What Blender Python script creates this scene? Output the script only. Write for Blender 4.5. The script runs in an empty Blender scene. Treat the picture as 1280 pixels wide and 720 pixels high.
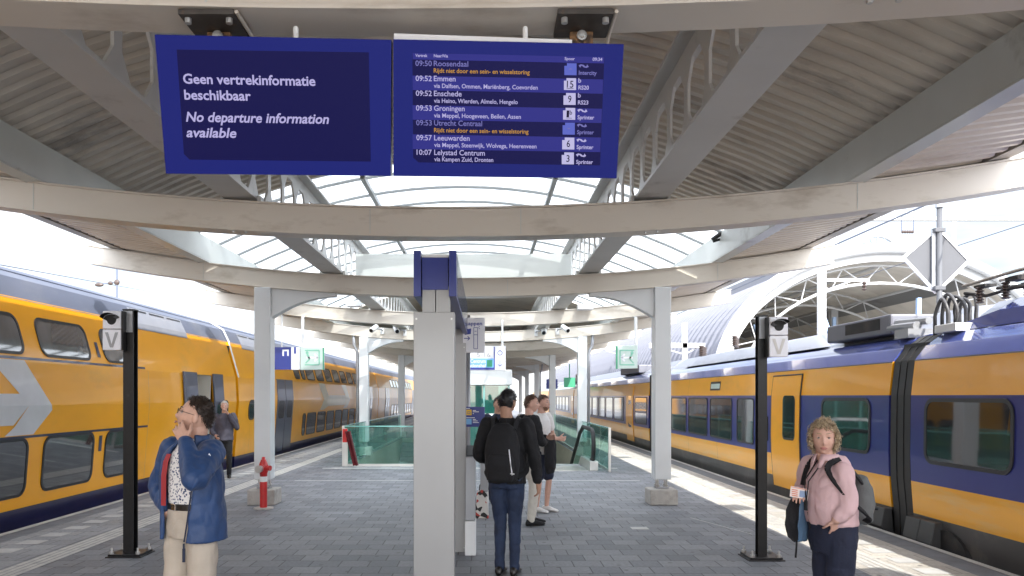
import bpy, bmesh, math, random
from mathutils import Vector, Matrix, noise
random.seed(7)
R = math.radians
S = bpy.context.scene
COL = S.collection

# ------------------------------------------------------------------ camera, sky, sun, exposure
CAMZ = 1.73
cam_d = bpy.data.cameras.new('camera'); cam = bpy.data.objects.new('camera', cam_d); COL.objects.link(cam)
cam.location = (0, 0, CAMZ); cam.rotation_euler = (R(90), 0, 0)
cam_d.sensor_width = 36; cam_d.lens = 36*1000/1280
cam_d.shift_x = 33/1280; cam_d.shift_y = 135/1280
cam_d.clip_start = .05; cam_d.clip_end = 3000
S.camera = cam

SUN = Vector((.245, -.72, .655)).normalized()          # direction towards the sun
w = bpy.data.worlds.new('World'); S.world = w; w.use_nodes = True
nt = w.node_tree; nt.nodes.clear()
out = nt.nodes.new('ShaderNodeOutputWorld'); bg = nt.nodes.new('ShaderNodeBackground')
sky = nt.nodes.new('ShaderNodeTexSky'); sky.sky_type = 'NISHITA'; sky.sun_disc = False
sky.sun_elevation = math.asin(SUN.z); sky.sun_rotation = math.atan2(SUN.x, SUN.y)
sky.dust_density = 2.0; sky.air_density = 1.0
tc = nt.nodes.new('ShaderNodeTexCoord'); mp = nt.nodes.new('ShaderNodeMapping')
mp.inputs['Scale'].default_value = (1.2, 1.2, 5)
nz = nt.nodes.new('ShaderNodeTexNoise'); nz.inputs['Scale'].default_value = 2.2; nz.inputs['Detail'].default_value = 7
cr = nt.nodes.new('ShaderNodeValToRGB'); cr.color_ramp.elements[0].position = .26; cr.color_ramp.elements[1].position = .62
mx = nt.nodes.new('ShaderNodeMix'); mx.data_type = 'RGBA'
mx.inputs['B'].default_value = (9.5, 9.8, 10.3, 1)
nt.links.new(tc.outputs['Generated'], mp.inputs['Vector']); nt.links.new(mp.outputs[0], nz.inputs['Vector'])
nt.links.new(nz.outputs['Fac'], cr.inputs[0])
mul = nt.nodes.new('ShaderNodeMath'); mul.operation = 'MULTIPLY'; mul.inputs[1].default_value = .93
nt.links.new(cr.outputs[0], mul.inputs[0]); nt.links.new(mul.outputs[0], mx.inputs['Factor'])
nt.links.new(sky.outputs[0], mx.inputs['A'])
sx = nt.nodes.new('ShaderNodeSeparateXYZ'); nt.links.new(tc.outputs['Generated'], sx.inputs[0])
mr = nt.nodes.new('ShaderNodeMapRange'); mr.interpolation_type = 'SMOOTHSTEP'      # sky dimmed ahead of the camera, boosted behind it to fill the canopy
mr.inputs['From Min'].default_value = -.1; mr.inputs['From Max'].default_value = .8; mr.inputs['To Min'].default_value = 1.25; mr.inputs['To Max'].default_value = .42
nt.links.new(sx.outputs['Y'], mr.inputs['Value'])
vs = nt.nodes.new('ShaderNodeVectorMath'); vs.operation = 'SCALE'; nt.links.new(mx.outputs['Result'], vs.inputs[0]); nt.links.new(mr.outputs[0], vs.inputs['Scale'])
nt.links.new(vs.outputs[0], bg.inputs[0])
bg.inputs[1].default_value = .14
nt.links.new(bg.outputs[0], out.inputs[0])
sl = bpy.data.lights.new('sun', 'SUN'); so = bpy.data.objects.new('sun', sl); COL.objects.link(so)
sl.energy = 2.4; sl.angle = R(.5); sl.color = (1, .95, .87)
so.rotation_euler = SUN.to_track_quat('Z', 'Y').to_euler(); so.location = (20, -50, 45)
S.view_settings.view_transform = 'Standard'; S.view_settings.look = 'None'
S.view_settings.exposure = 1.76; S.view_settings.gamma = 1

# ------------------------------------------------------------------ helpers
def W(px, py, Y):                        # photo pixel and real distance -> point in the place
    return Vector(((px-607)*Y/1000, Y, CAMZ+(495-py)*Y/1000))
ORI = {}
def tag(o, label, cat=None, group=None, kind=None):
    if label: o['label'] = label
    if cat: o['category'] = cat
    if group: o['group'] = group
    if kind: o['kind'] = kind
    return o
def thing(name, label, cat, loc, group=None):
    o = bpy.data.objects.new(name, None); COL.objects.link(o); o.location = loc
    o.empty_display_size = .2
    ORI[o] = Vector(loc); return tag(o, label, cat, group)
class MB:
    def __init__(s): s.v = []; s.f = []; s.m = []; s.mi = 0
    def add(s, vs, fs):
        b = len(s.v); s.v += [Vector(v) for v in vs]
        for f in fs: s.f.append([b+i for i in f]); s.m.append(s.mi)
        return b
    def box(s, x0, x1, y0, y1, z0, z1):
        s.add([(x0,y0,z0),(x1,y0,z0),(x1,y1,z0),(x0,y1,z0),(x0,y0,z1),(x1,y0,z1),(x1,y1,z1),(x0,y1,z1)],
              [(0,3,2,1),(4,5,6,7),(0,1,5,4),(1,2,6,5),(2,3,7,6),(3,0,4,7)])
    def obox(s, c, ax, ay, az):           # oriented box, half axes
        c, ax, ay, az = map(Vector, (c, ax, ay, az)); vs = []
        for k in (-1, 1):
            for i, j in ((-1,-1),(1,-1),(1,1),(-1,1)): vs.append(c+ax*i+ay*j+az*k)
        s.add(vs, [(0,3,2,1),(4,5,6,7),(0,1,5,4),(1,2,6,5),(2,3,7,6),(3,0,4,7)])
    def bar(s, a, b, w, h=None, up=(0,0,1)):   # rectangular bar from a to b
        a, b, up = Vector(a), Vector(b), Vector(up); h = h or w; d = (b-a); L = d.length; d /= L
        x = d.cross(up)
        if x.length < 1e-4: x = d.cross(Vector((1,0,0)))
        x.normalize(); y = x.cross(d)
        s.obox((a+b)/2, x*w/2, y*h/2, d*L/2)
    def poly(s, pts): s.add(pts, [list(range(len(pts)))])
    def prism(s, pts, vec):               # polygon extruded along vec
        n = len(pts); pts = [Vector(p) for p in pts]; vec = Vector(vec)
        s.add(pts+[p+vec for p in pts], [list(range(n))[::-1], list(range(n, 2*n))]+[(i,(i+1)%n,n+(i+1)%n,n+i) for i in range(n)])
    def tube(s, path, r, n=8, cap=True, closed=False):
        path = [Vector(p) for p in path]; N = len(path); rr = r if isinstance(r, (list, tuple)) else [r]*N
        vs = []; prev = None
        for i, p in enumerate(path):
            if closed: d = path[(i+1)%N]-path[i-1]
            else: d = path[min(i+1, N-1)]-path[max(i-1, 0)]
            if d.length < 1e-9: d = Vector((0,0,1))
            d.normalize()
            if prev is None:
                x = d.cross(Vector((0,0,1)))
                if x.length < 1e-3: x = d.cross(Vector((1,0,0)))
            else: x = prev-d*prev.dot(d)
            x.normalize(); prev = x; y = d.cross(x)
            for k in range(n):
                a = 2*math.pi*k/n; vs.append(p+(x*math.cos(a)+y*math.sin(a))*rr[i])
        fs = []
        for i in range(N if closed else N-1):
            j = (i+1)%N
            for k in range(n): fs.append((i*n+k, i*n+(k+1)%n, j*n+(k+1)%n, j*n+k))
        if cap and not closed: fs += [list(range(n))[::-1], list(range((N-1)*n, N*n))]
        s.add(vs, fs)
    def lathe(s, prof, c, n=20, axis=None):
        c = Vector(c); vs = []; fs = []
        for r, z in prof:
            for k in range(n):
                a = 2*math.pi*k/n; vs.append(c+Vector((r*math.cos(a), r*math.sin(a), z)))
        for i in range(len(prof)-1):
            for k in range(n): fs.append((i*n+k, i*n+(k+1)%n, (i+1)*n+(k+1)%n, (i+1)*n+k))
        fs += [list(range(n))[::-1], list(range((len(prof)-1)*n, len(prof)*n))]
        s.add(vs, fs)
    def ball(s, c, r, n=10, m=8, ax=None):
        c = Vector(c); r = Vector(r) if not isinstance(r, (int, float)) else Vector((r,r,r)); vs = []; fs = []
        for i in range(m+1):
            t = math.pi*i/m
            for k in range(n):
                a = 2*math.pi*k/n; p = Vector((r.x*math.sin(t)*math.cos(a), r.y*math.sin(t)*math.sin(a), r.z*math.cos(t)))
                if ax: p = ax[0]*p.x+ax[1]*p.y+ax[2]*p.z
                vs.append(c+p)
        for i in range(m):
            for k in range(n): fs.append((i*n+k, (i+1)*n+k, (i+1)*n+(k+1)%n, i*n+(k+1)%n))
        s.add(vs, fs)
    def grid(s, rows):                    # rows of points -> quads
        n = len(rows[0]); vs = [p for r in rows for p in r]
        s.add(vs, [(i*n+k, i*n+k+1, (i+1)*n+k+1, (i+1)*n+k) for i in range(len(rows)-1) for k in range(n-1)])
    def build(s, name, mats, parent=None, smooth=False, bevel=0, label=None):
        me = bpy.data.meshes.new(name)
        off = ORI.get(parent, Vector((0,0,0))) if parent else Vector((0,0,0))
        me.from_pydata([v-off for v in s.v], [], s.f)
        if not isinstance(mats, (list, tuple)): mats = [mats]
        for m in mats: me.materials.append(m)
        me.polygons.foreach_set('material_index', s.m)
        if smooth: me.polygons.foreach_set('use_smooth', [True]*len(me.polygons))
        me.validate(); me.update()
        bm = bmesh.new(); bm.from_mesh(me); bmesh.ops.remove_doubles(bm, verts=bm.verts, dist=1e-5)
        bmesh.ops.recalc_face_normals(bm, faces=bm.faces); bm.to_mesh(me); bm.free()
        o = bpy.data.objects.new(name, me); COL.objects.link(o)
        if parent: o.parent = parent; ORI[o] = off
        if bevel:
            b = o.modifiers.new('bevel', 'BEVEL'); b.width = bevel; b.segments = 2; b.limit_method = 'ANGLE'; b.angle_limit = R(40)
        if label: o['label'] = label
        return o
def solo(name, mb, mats, label, cat, group=None, kind=None, **k):
    return tag(mb.build(name, mats, **k), label, cat, group, kind)
def setting(name, mb, mats, **k): return tag(mb.build(name, mats, **k), None, kind='structure')
def dup(o, delta, label=None):            # copy of a thing with its parts and sub-parts
    r = o.copy(); COL.objects.link(r); r.location = o.location+Vector(delta)
    if label: r['label'] = label
    for ch in o.children:
        c = ch.copy(); COL.objects.link(c); c.parent = r
        for g in ch.children:
            d = g.copy(); COL.objects.link(d); d.parent = c
    return r

# ------------------------------------------------------------------ materials
def N(t, kind, **kw):
    n = t.nodes.new(kind)
    for k, v in kw.items():
        if k in n.inputs: n.inputs[k].default_value = v
        else: setattr(n, k, v)
    return n
def mat(name, col, rough=.5, metal=0, var=.0, vs=3., bump=0, bs=60, coat=0, dirt=None, ds=1.5, dlo=.55, dhi=.75, spec=.5, stretch=(1,1,1), sheen=0):
    m = bpy.data.materials.new(name); m.use_nodes = True; t = m.node_tree
    p = t.nodes['Principled BSDF']; L = t.links.new
    if name.startswith('train_') and not bump: bump, bs = .05, 1.6
    p.inputs['Base Color'].default_value = (*col, 1); p.inputs['Roughness'].default_value = rough
    p.inputs['Metallic'].default_value = metal; p.inputs['Coat Weight'].default_value = coat
    p.inputs['Coat Roughness'].default_value = .04; p.inputs['Specular IOR Level'].default_value = spec
    if sheen: p.inputs['Sheen Weight'].default_value = sheen
    tcn = N(t, 'ShaderNodeTexCoord'); mpn = N(t, 'ShaderNodeMapping', Scale=stretch); L(tcn.outputs['Object'], mpn.inputs['Vector'])
    c = None
    if var:
        n = N(t, 'ShaderNodeTexNoise', Scale=vs, Detail=6.); L(mpn.outputs[0], n.inputs['Vector'])
        r = N(t, 'ShaderNodeValToRGB'); r.color_ramp.elements[0].position = .3; r.color_ramp.elements[1].position = .7
        r.color_ramp.elements[0].color = (*[x*(1-var) for x in col], 1); r.color_ramp.elements[1].color = (*[min(1, x*(1+var)) for x in col], 1)
        L(n.outputs['Fac'], r.inputs[0]); c = r.outputs[0]
    if dirt:
        n = N(t, 'ShaderNodeTexNoise', Scale=ds, Detail=9., Roughness=.65); L(mpn.outputs[0], n.inputs['Vector'])
        r = N(t, 'ShaderNodeMapRange', **{'From Min': dlo, 'From Max': dhi}); L(n.outputs['Fac'], r.inputs[0])
        x = N(t, 'ShaderNodeMix', data_type='RGBA'); x.inputs['A'].default_value = (*col, 1); x.inputs['B'].default_value = (*dirt, 1)
        if c: L(c, x.inputs['A'])
        L(r.outputs[0], x.inputs['Factor']); c = x.outputs['Result']
    if c: L(c, p.inputs['Base Color'])
    if bump:
        n = N(t, 'ShaderNodeTexNoise', Scale=bs, Detail=4.); L(mpn.outputs[0], n.inputs['Vector'])
        b = N(t, 'ShaderNodeBump', Strength=bump, Distance=.01); L(n.outputs['Fac'], b.inputs['Height']); L(b.outputs[0], p.inputs['Normal'])
    return m
def glow(name, col, st):
    m = bpy.data.materials.new(name); m.use_nodes = True; p = m.node_tree.nodes['Principled BSDF']
    p.inputs['Base Color'].default_value = (*[c*.05 for c in col], 1); p.inputs['Roughness'].default_value = .2; p.inputs['Specular IOR Level'].default_value = .10
    p.inputs['Emission Color'].default_value = (*col, 1); p.inputs['Emission Strength'].default_value = st
    return m
def clear(name, tint, gloss=.12, diff=0, dcol=(.8,.85,.85), rough=.02, gmax=.5):   # thin sheet of glass: tinted see-through, fresnel gloss, optional milky scatter
    m = bpy.data.materials.new(name); m.use_nodes = True; t = m.node_tree; t.nodes.clear(); L = t.links.new
    o = N(t, 'ShaderNodeOutputMaterial'); tr = N(t, 'ShaderNodeBsdfTransparent', Color=(*tint, 1))
    g = N(t, 'ShaderNodeBsdfGlossy', Roughness=rough); a = tr.outputs[0]
    if diff:
        tl = N(t, 'ShaderNodeBsdfTranslucent', Color=(*dcol, 1)); df = N(t, 'ShaderNodeBsdfDiffuse', Color=(*dcol, 1))
        m1 = N(t, 'ShaderNodeMixShader', Fac=.3); L(tl.outputs[0], m1.inputs[1]); L(df.outputs[0], m1.inputs[2])
        m2 = N(t, 'ShaderNodeMixShader', Fac=diff); L(a, m2.inputs[1]); L(m1.outputs[0], m2.inputs[2]); a = m2.outputs[0]
    lw = N(t, 'ShaderNodeLayerWeight', Blend=.5); pw = N(t, 'ShaderNodeMath', operation='POWER'); pw.inputs[1].default_value = 3.5; L(lw.outputs['Facing'], pw.inputs[0])
    mr = N(t, 'ShaderNodeMapRange', **{'To Min': gloss*.4, 'To Max': gmax}); L(pw.outputs[0], mr.inputs[0])
    m3 = N(t, 'ShaderNodeMixShader'); L(mr.outputs[0], m3.inputs[0]); L(a, m3.inputs[1]); L(g.outputs[0], m3.inputs[2]); L(m3.outputs[0], o.inputs[0])
    return m
def paving(name, c1, c2, cm, bw=.3, rh=.3, mortar=.006, offs=.5):
    m = bpy.data.materials.new(name); m.use_nodes = True; t = m.node_tree; p = t.nodes['Principled BSDF']; L = t.links.new
    tcn = N(t, 'ShaderNodeTexCoord')
    b = N(t, 'ShaderNodeTexBrick', Color1=(*c1, 1), Color2=(*c2, 1), Mortar=(*cm, 1), Scale=1.); b.offset = offs
    b.inputs['Brick Width'].default_value = bw; b.inputs['Row Height'].default_value = rh
    b.inputs['Mortar Size'].default_value = mortar; b.inputs['Mortar Smooth'].default_value = .3; b.inputs['Bias'].default_value = 0
    L(tcn.outputs['Object'], b.inputs['Vector'])
    n = N(t, 'ShaderNodeTexNoise', Scale=.7, Detail=8., Roughness=.6); L(tcn.outputs['Object'], n.inputs['Vector'])
    r = N(t, 'ShaderNodeMapRange', **{'From Min': .3, 'From Max': .7, 'To Min': .72, 'To Max': 1.22}); L(n.outputs['Fac'], r.inputs[0])
    n3 = N(t, 'ShaderNodeTexNoise', Scale=28., Detail=4.); L(tcn.outputs['Object'], n3.inputs['Vector'])
    r3 = N(t, 'ShaderNodeMapRange', **{'From Min': .3, 'From Max': .7, 'To Min': .85, 'To Max': 1.15}); L(n3.outputs['Fac'], r3.inputs[0])
    mm = N(t, 'ShaderNodeMath', operation='MULTIPLY'); L(r.outputs[0], mm.inputs[0]); L(r3.outputs[0], mm.inputs[1])
    v = N(t, 'ShaderNodeVectorMath', operation='SCALE'); L(b.outputs['Color'], v.inputs[0]); L(mm.outputs[0], v.inputs['Scale'])
    vo = N(t, 'ShaderNodeTexVoronoi', Scale=2.6, voronoi_dimensions='2D'); L(tcn.outputs['Object'], vo.inputs['Vector'])       # trodden gum and stains
    vr = N(t, 'ShaderNodeMapRange', **{'From Min': .045, 'From Max': .075, 'To Min': .8, 'To Max': 0.}); L(vo.outputs['Distance'], vr.inputs[0])
    sc_ = N(t, 'ShaderNodeSeparateColor'); L(vo.outputs['Color'], sc_.inputs[0])
    gt = N(t, 'ShaderNodeMath', operation='GREATER_THAN'); gt.inputs[1].default_value = .45; L(sc_.outputs[0], gt.inputs[0])
    gm = N(t, 'ShaderNodeMath', operation='MULTIPLY'); L(vr.outputs[0], gm.inputs[0]); L(gt.outputs[0], gm.inputs[1])
    gx = N(t, 'ShaderNodeMix', data_type='RGBA'); gx.inputs['B'].default_value = (.075,.077,.082,1); L(gm.outputs[0], gx.inputs['Factor']); L(v.outputs[0], gx.inputs['A'])
    L(gx.outputs['Result'], p.inputs['Base Color'])
    r2 = N(t, 'ShaderNodeMapRange', **{'To Min': .42, 'To Max': .8}); L(n.outputs['Fac'], r2.inputs[0]); L(r2.outputs[0], p.inputs['Roughness'])
    s = N(t, 'ShaderNodeMath', operation='MULTIPLY_ADD'); s.inputs[1].default_value = -1; L(b.outputs['Fac'], s.inputs[0])
    n2 = N(t, 'ShaderNodeTexNoise', Scale=90., Detail=3.); L(tcn.outputs['Object'], n2.inputs['Vector'])
    n2s = N(t, 'ShaderNodeMath', operation='MULTIPLY'); n2s.inputs[1].default_value = .3; L(n2.outputs['Fac'], n2s.inputs[0]); L(n2s.outputs[0], s.inputs[2])
    bp = N(t, 'ShaderNodeBump', Strength=.6, Distance=.006); L(s.outputs[0], bp.inputs['Height']); L(bp.outputs[0], p.inputs['Normal'])
    return m
def floral():
    m = bpy.data.materials.new('floral_shirt'); m.use_nodes = True; t = m.node_tree; p = t.nodes['Principled BSDF']; L = t.links.new
    tcn = N(t, 'ShaderNodeTexCoord'); v = N(t, 'ShaderNodeTexVoronoi', Scale=62.); L(tcn.outputs['Object'], v.inputs['Vector'])
    n = N(t, 'ShaderNodeTexNoise', Scale=90., Detail=2.); L(tcn.outputs['Object'], n.inputs['Vector'])
    a = N(t, 'ShaderNodeMath', operation='ADD'); L(v.outputs['Distance'], a.inputs[0]); L(n.outputs['Fac'], a.inputs[1])
    r = N(t, 'ShaderNodeValToRGB'); e = r.color_ramp.elements; e[0].position = .78; e[0].color = (.03,.05,.14,1); e[1].position = .90; e[1].color = (.74,.72,.70,1)
    L(a.outputs[0], r.inputs[0]); L(r.outputs[0], p.inputs['Base Color']); p.inputs['Roughness'].default_value = .8
    return m
M = {}
M['cream'] = mat('cream_steel_paint', (.64,.59,.515), .34, var=.05, vs=1.2, dirt=(.33,.27,.20), ds=2.4, dlo=.54, dhi=.82, bump=.03, bs=15, stretch=(.5,1,1.5))
M['girder'] = mat('grey_girder_paint', (.54,.54,.52), .42, var=.06, vs=1.5, dirt=(.20,.19,.17), ds=1.7, dlo=.58, dhi=.82)
M['edge'] = mat('pale_green_grey_paint', (.60,.62,.59), .25, var=.05, vs=1.5, dirt=(.27,.25,.22), ds=1.4, dlo=.6, dhi=.8)
M['deck'] = mat('corrugated_sheet', (.52,.47,.40), .5, var=.10, vs=2.5, dirt=(.10,.09,.085), ds=1.1, dlo=.55, dhi=.78, stretch=(.6,1.6,1), metal=.0)
M['soffit'] = mat('soffit_sheet', (.68,.60,.50), .38, var=.06, vs=2, dirt=(.32,.22,.13), ds=1.2, dlo=.55, dhi=.8, stretch=(.5,1.5,1))
M['fascia'] = mat('fascia_brown_grey', (.34,.30,.26), .5, var=.12, vs=3, dirt=(.12,.10,.085), ds=2, dlo=.5, dhi=.75)
M['bar_white'] = clear('white_fritted_strip', (.9,.9,.9), .05, diff=.80, dcol=(.95,.95,.94), rough=.3, gmax=.06)
M['bar_dark'] = mat('dark_glazing_bar', (.20,.21,.21), .4)
M['skyglass'] = clear('milky_roof_glazing', (.84,.90,.95), .06, diff=.62, dcol=(.88,.92,.95), rough=.1, gmax=.12)
M['white'] = mat('white_paint', (.76,.77,.77), .4, var=.03, dirt=(.5,.49,.46), ds=3, dlo=.62, dhi=.85)
M['column'] = mat('pale_grey_column_paint', (.66,.68,.69), .35, var=.04, vs=2, dirt=(.42,.42,.40), ds=2.5, dlo=.62, dhi=.85, bump=.03, bs=20)
M['pillar'] = mat('brushed_grey_steel', (.31,.31,.31), .36, metal=.25, var=.05, vs=1.6, stretch=(1.5,1.5,.7), dirt=(.38,.37,.35), ds=1.2, dlo=.55, dhi=.9)
M['concrete'] = mat('concrete', (.42,.40,.37), .85, var=.15, vs=5, bump=.4, bs=80, dirt=(.24,.22,.2), ds=4, dlo=.5, dhi=.75)
M['coping'] = mat('coping_concrete', (.50,.50,.48), .8, var=.12, vs=4, bump=.3, bs=60)
M['kerbgrey'] = mat('dark_edge_slab', (.17,.18,.20), .75, var=.15, vs=5, bump=.3, bs=90)
M['paver'] = paving('grey_pavers', (.138,.147,.164), (.218,.226,.242), (.05,.053,.06))
M['paver_sun'] = paving('sunlit_edge_pavers', (.43,.41,.37), (.50,.475,.43), (.24,.22,.2), .3, .3)  # same tile as the edge pavers, sunlight put into the paler colour
M['paver_edge'] = paving('edge_pavers', (.24,.25,.265), (.30,.31,.32), (.12,.12,.13), .3, .3)
M['tactile'] = mat('white_tactile_paint', (.50,.49,.46), .7, var=.12, vs=9, dirt=(.32,.32,.32), ds=5, dlo=.5, dhi=.72, bump=.5, bs=50)
M['dot'] = mat('white_marker_tile', (.46,.46,.45), .7, var=.10, vs=8, dirt=(.36,.36,.36), ds=4, dlo=.5, dhi=.7)
M['ballast'] = mat('ballast', (.22,.20,.18), .9, var=.4, vs=14, bump=1, bs=25)
M['ground'] = mat('far_ground', (.26,.25,.22), .9, var=.3, vs=.05)
M['rail'] = mat('rail_steel', (.20,.15,.12), .4, metal=.8)
M['rust'] = mat('rusty_steel', (.30,.17,.08), .75, var=.3, vs=30, dirt=(.06,.04,.03), ds=22, dlo=.42, dhi=.6, bump=.4, bs=80)
M['darkplate'] = mat('dark_bracket', (.055,.048,.042), .6, var=.2, vs=20, dirt=(.16,.09,.05), ds=14, dlo=.55, dhi=.75)
M['bolt'] = mat('bolt_steel', (.55,.55,.54), .35, metal=.8)
M['black'] = mat('black_paint', (.009,.009,.010), .36, var=.2, vs=12, dirt=(.05,.05,.05), ds=7, dlo=.6, dhi=.85, spec=.35)
M['greymetal'] = mat('grey_metal', (.33,.34,.36), .4, metal=.4, var=.06)
M['rubber'] = mat('black_rubber', (.012,.012,.013), .55, var=.2, vs=3)
M['under'] = mat('underframe_black', (.022,.021,.021), .7, var=.3, vs=4, dirt=(.07,.055,.045), ds=3, dlo=.5, dhi=.75)
M['underplast'] = mat('grey_plastic_fairing', (.05,.05,.052), .55, var=.15)
M['skirt'] = mat('grey_brown_skirt', (.075,.07,.068), .45, var=.2, vs=2, coat=.2, dirt=(.16,.14,.12), ds=2, dlo=.55, dhi=.8)
M['yellow'] = mat('train_yellow', (.86,.375,.004), .30, var=.05, vs=1.3, coat=.28, spec=.4, dirt=(.60,.31,.04), ds=1.0, dlo=.56, dhi=.85, stretch=(1,.6,1.4))
M['yellow2'] = mat('train_yellow_worn', (.84,.375,.005), .30, var=.06, vs=1.3, coat=.25, spec=.4, dirt=(.70,.42,.12), ds=1.6, dlo=.5, dhi=.75, stretch=(1,.5,3))
M['tblue'] = mat('train_blue', (.030,.036,.20), .28, var=.05, coat=.30, spec=.4)
M['tblue_roof'] = mat('train_roof_blue', (.06,.085,.30), .16, var=.05, coat=1)
M['navy'] = mat('train_navy_skirt', (.012,.014,.06), .35, var=.15, coat=.4)
M['roofblue'] = mat('grey_blue_roof', (.105,.122,.175), .42, var=.10, vs=2, dirt=(.19,.20,.225), ds=1.3, dlo=.5, dhi=.8, stretch=(1,.4,1))
M['roofgrey'] = mat('grey_roof', (.27,.29,.345), .38, var=.07, vs=2, dirt=(.30,.31,.34), ds=1.5, dlo=.5, dhi=.8)
M['logowhite'] = mat('logo_grey_white', (.60,.60,.62), .35, var=.06, coat=.4)
M['logofaint'] = mat('logo_faded', (.62,.54,.36), .35, var=.06, coat=.4)
M['wframe'] = mat('window_rubber', (.02,.021,.026), .4)
M['pane'] = mat('dark_window_glass', (.022,.024,.027), .04, var=.5, vs=1.1, spec=.9, coat=.6, stretch=(1,1,.4))
M['pane2'] = mat('upper_window_glass', (.13,.135,.145), .05, var=.4, vs=1.0, spec=1.0, coat=1., stretch=(1,1,.5))  # base lightened: reflected sky on the upper panes is put into the colour
M['doorgrey'] = mat('door_blue_grey', (.07,.08,.12), .3, coat=.5, var=.08)
M['interior'] = mat('vestibule_cream', (.72,.68,.60), .5)
M['chrome'] = mat('chrome', (.8,.8,.8), .15, metal=1)
M['signblue'] = mat('sign_blue', (.030,.045,.24), .35, var=.04)
M['signwhite'] = mat('sign_white', (.78,.78,.82), .4)
M['signgrey'] = mat('sign_back_grey', (.085,.088,.098), .6, var=.05, vs=2)
M['ink'] = mat('sign_ink_blue', (.04,.06,.30), .5)
M['inkgrey'] = mat('grey_lettering', (.34,.34,.35), .5)
M['greensign'] = mat('pale_green_sign', (.52,.63,.58), .3, var=.04)
M['greenink'] = mat('exit_green', (.05,.32,.18), .4)
M['teal'] = clear('teal_glass', (.48,.79,.72), .25, diff=.16, dcol=(.16,.50,.43))
M['tealedge'] = mat('teal_glass_edge', (.16,.42,.38), .2, coat=.5)
M['tealsolid'] = clear('lift_glass', (.30,.60,.54), .35, diff=.30, dcol=(.17,.46,.41))
M['stainless'] = mat('stainless_steel', (.62,.62,.60), .28, metal=.8, var=.05)
M['yellowplast'] = mat('yellow_plastic', (.82,.50,.03), .4)
M['lightblue'] = mat('light_blue_sign', (.20,.45,.75), .4)
M['red'] = mat('hydrant_red', (.50,.018,.018), .35, var=.12, vs=14, coat=.3)
M['darkred'] = mat('dark_red_paint', (.07,.006,.010), .4)
M['tile'] = mat('stairwell_tile', (.42,.38,.31), .5, var=.12, vs=8)
M['step'] = mat('step_stone', (.28,.28,.28), .7, var=.1, vs=9)
M['screenframe'] = glow('screen_blue_frame', (.009,.015,.19), .25)
M['screen'] = glow('screen_dark_blue', (.003,.002,.075), .25)
M['screenband'] = glow('screen_row_blue', (.03,.03,.26), .25)
M['txt'] = glow('screen_text', (.52,.48,.82), .25)
M['txtdim'] = glow('screen_text_dim', (.20,.19,.52), .25)
M['txtamber'] = glow('screen_text_amber', (.60,.30,.05), .25)
M['tilewhite'] = glow('screen_track_tile', (.58,.55,.85), .25)
M['tiledim'] = glow('screen_track_tile_dim', (.12,.15,.62), .25)
M['tileink'] = glow('screen_track_ink', (.005,.005,.04), .2)
M['hallwhite'] = mat('hall_white_steel', (.50,.51,.52), .45)
M['hallroof'] = mat('hall_roof_sheet', (.15,.155,.185), .45, var=.05)
M['hallin'] = mat('hall_inside_timber', (.62,.58,.52), .6, var=.12, vs=.5, stretch=(1,3,1))
M['hallstrip'] = mat('hall_rooflight_dark', (.12,.12,.12), .4)
M['strutblue'] = mat('strut_pale_blue', (.35,.50,.75), .5)
M['skin'] = mat('skin', (.56,.335,.25), .48, var=.07, vs=25, spec=.4)
M['skin2'] = mat('skin_tan', (.40,.225,.15), .5, var=.07, vs=25, spec=.4)
M['skinpink'] = mat('skin_pink', (.60,.36,.28), .48, var=.08, vs=22, spec=.4)
M['lip'] = mat('lips', (.42,.17,.145), .45)
M['beard'] = mat('brown_beard', (.26,.14,.09), .6, var=.3, vs=40)
M['eyewhite'] = mat('eye_white', (.34,.31,.29), .3); M['iris'] = mat('iris', (.03,.022,.018), .15)
M['hairbrown'] = mat('dark_brown_hair', (.032,.020,.014), .45, var=.35, vs=40)
M['hairblack'] = mat('black_hair', (.010,.009,.009), .4, var=.3, vs=40)
M['hairblond'] = mat('grey_blond_hair', (.36,.27,.17), .5, var=.75, vs=110)
M['hairginger'] = mat('auburn_hair', (.10,.05,.03), .5, var=.3, vs=40)
M['hairwhite'] = mat('white_hair', (.62,.60,.57), .6)
M['jacketblue'] = mat('blue_rain_jacket', (.014,.048,.145), .55, var=.14, vs=7, bump=.25, bs=45, sheen=.1)
M['jacketline'] = mat('dark_navy_trim', (.012,.02,.05), .6)
M['redlining'] = mat('red_zip_lining', (.34,.03,.035), .6)
M['floral'] = floral()
M['chino'] = mat('beige_chino', (.46,.40,.33), .85, var=.07, vs=9, bump=.25, bs=60)
M['denim'] = mat('dark_denim', (.011,.015,.036), .85, var=.22, vs=8, bump=.3, bs=120)
M['denim2'] = mat('blue_denim', (.019,.032,.072), .85, var=.35, vs=6, bump=.3, bs=120)
M['pink'] = mat('pink_cotton', (.60,.41,.42), .85, var=.05, vs=9, bump=.2, bs=70)
M['blackcloth'] = mat('black_cloth', (.008,.008,.010), .85, var=.25, vs=7, bump=.3, bs=60)
M['navycloth'] = mat('navy_cloth', (.018,.024,.05), .8, var=.2, vs=6)
M['greycloth'] = mat('grey_nylon', (.11,.115,.115), .7, var=.2, vs=8, bump=.3, bs=50)
M['greyjacket'] = mat('grey_purple_jacket', (.06,.055,.075), .75, var=.2, vs=8)
M['bluefold'] = mat('steel_blue_nylon', (.11,.19,.30), .6, var=.2, vs=7, bump=.3, bs=40)
M['whitecloth'] = mat('white_cotton', (.68,.67,.66), .85, var=.05, vs=9, bump=.2, bs=60)
M['offwhite'] = mat('offwhite_trousers', (.58,.55,.49), .85, var=.06, vs=9)
M['leather'] = mat('black_leather', (.012,.011,.011), .35)
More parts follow.
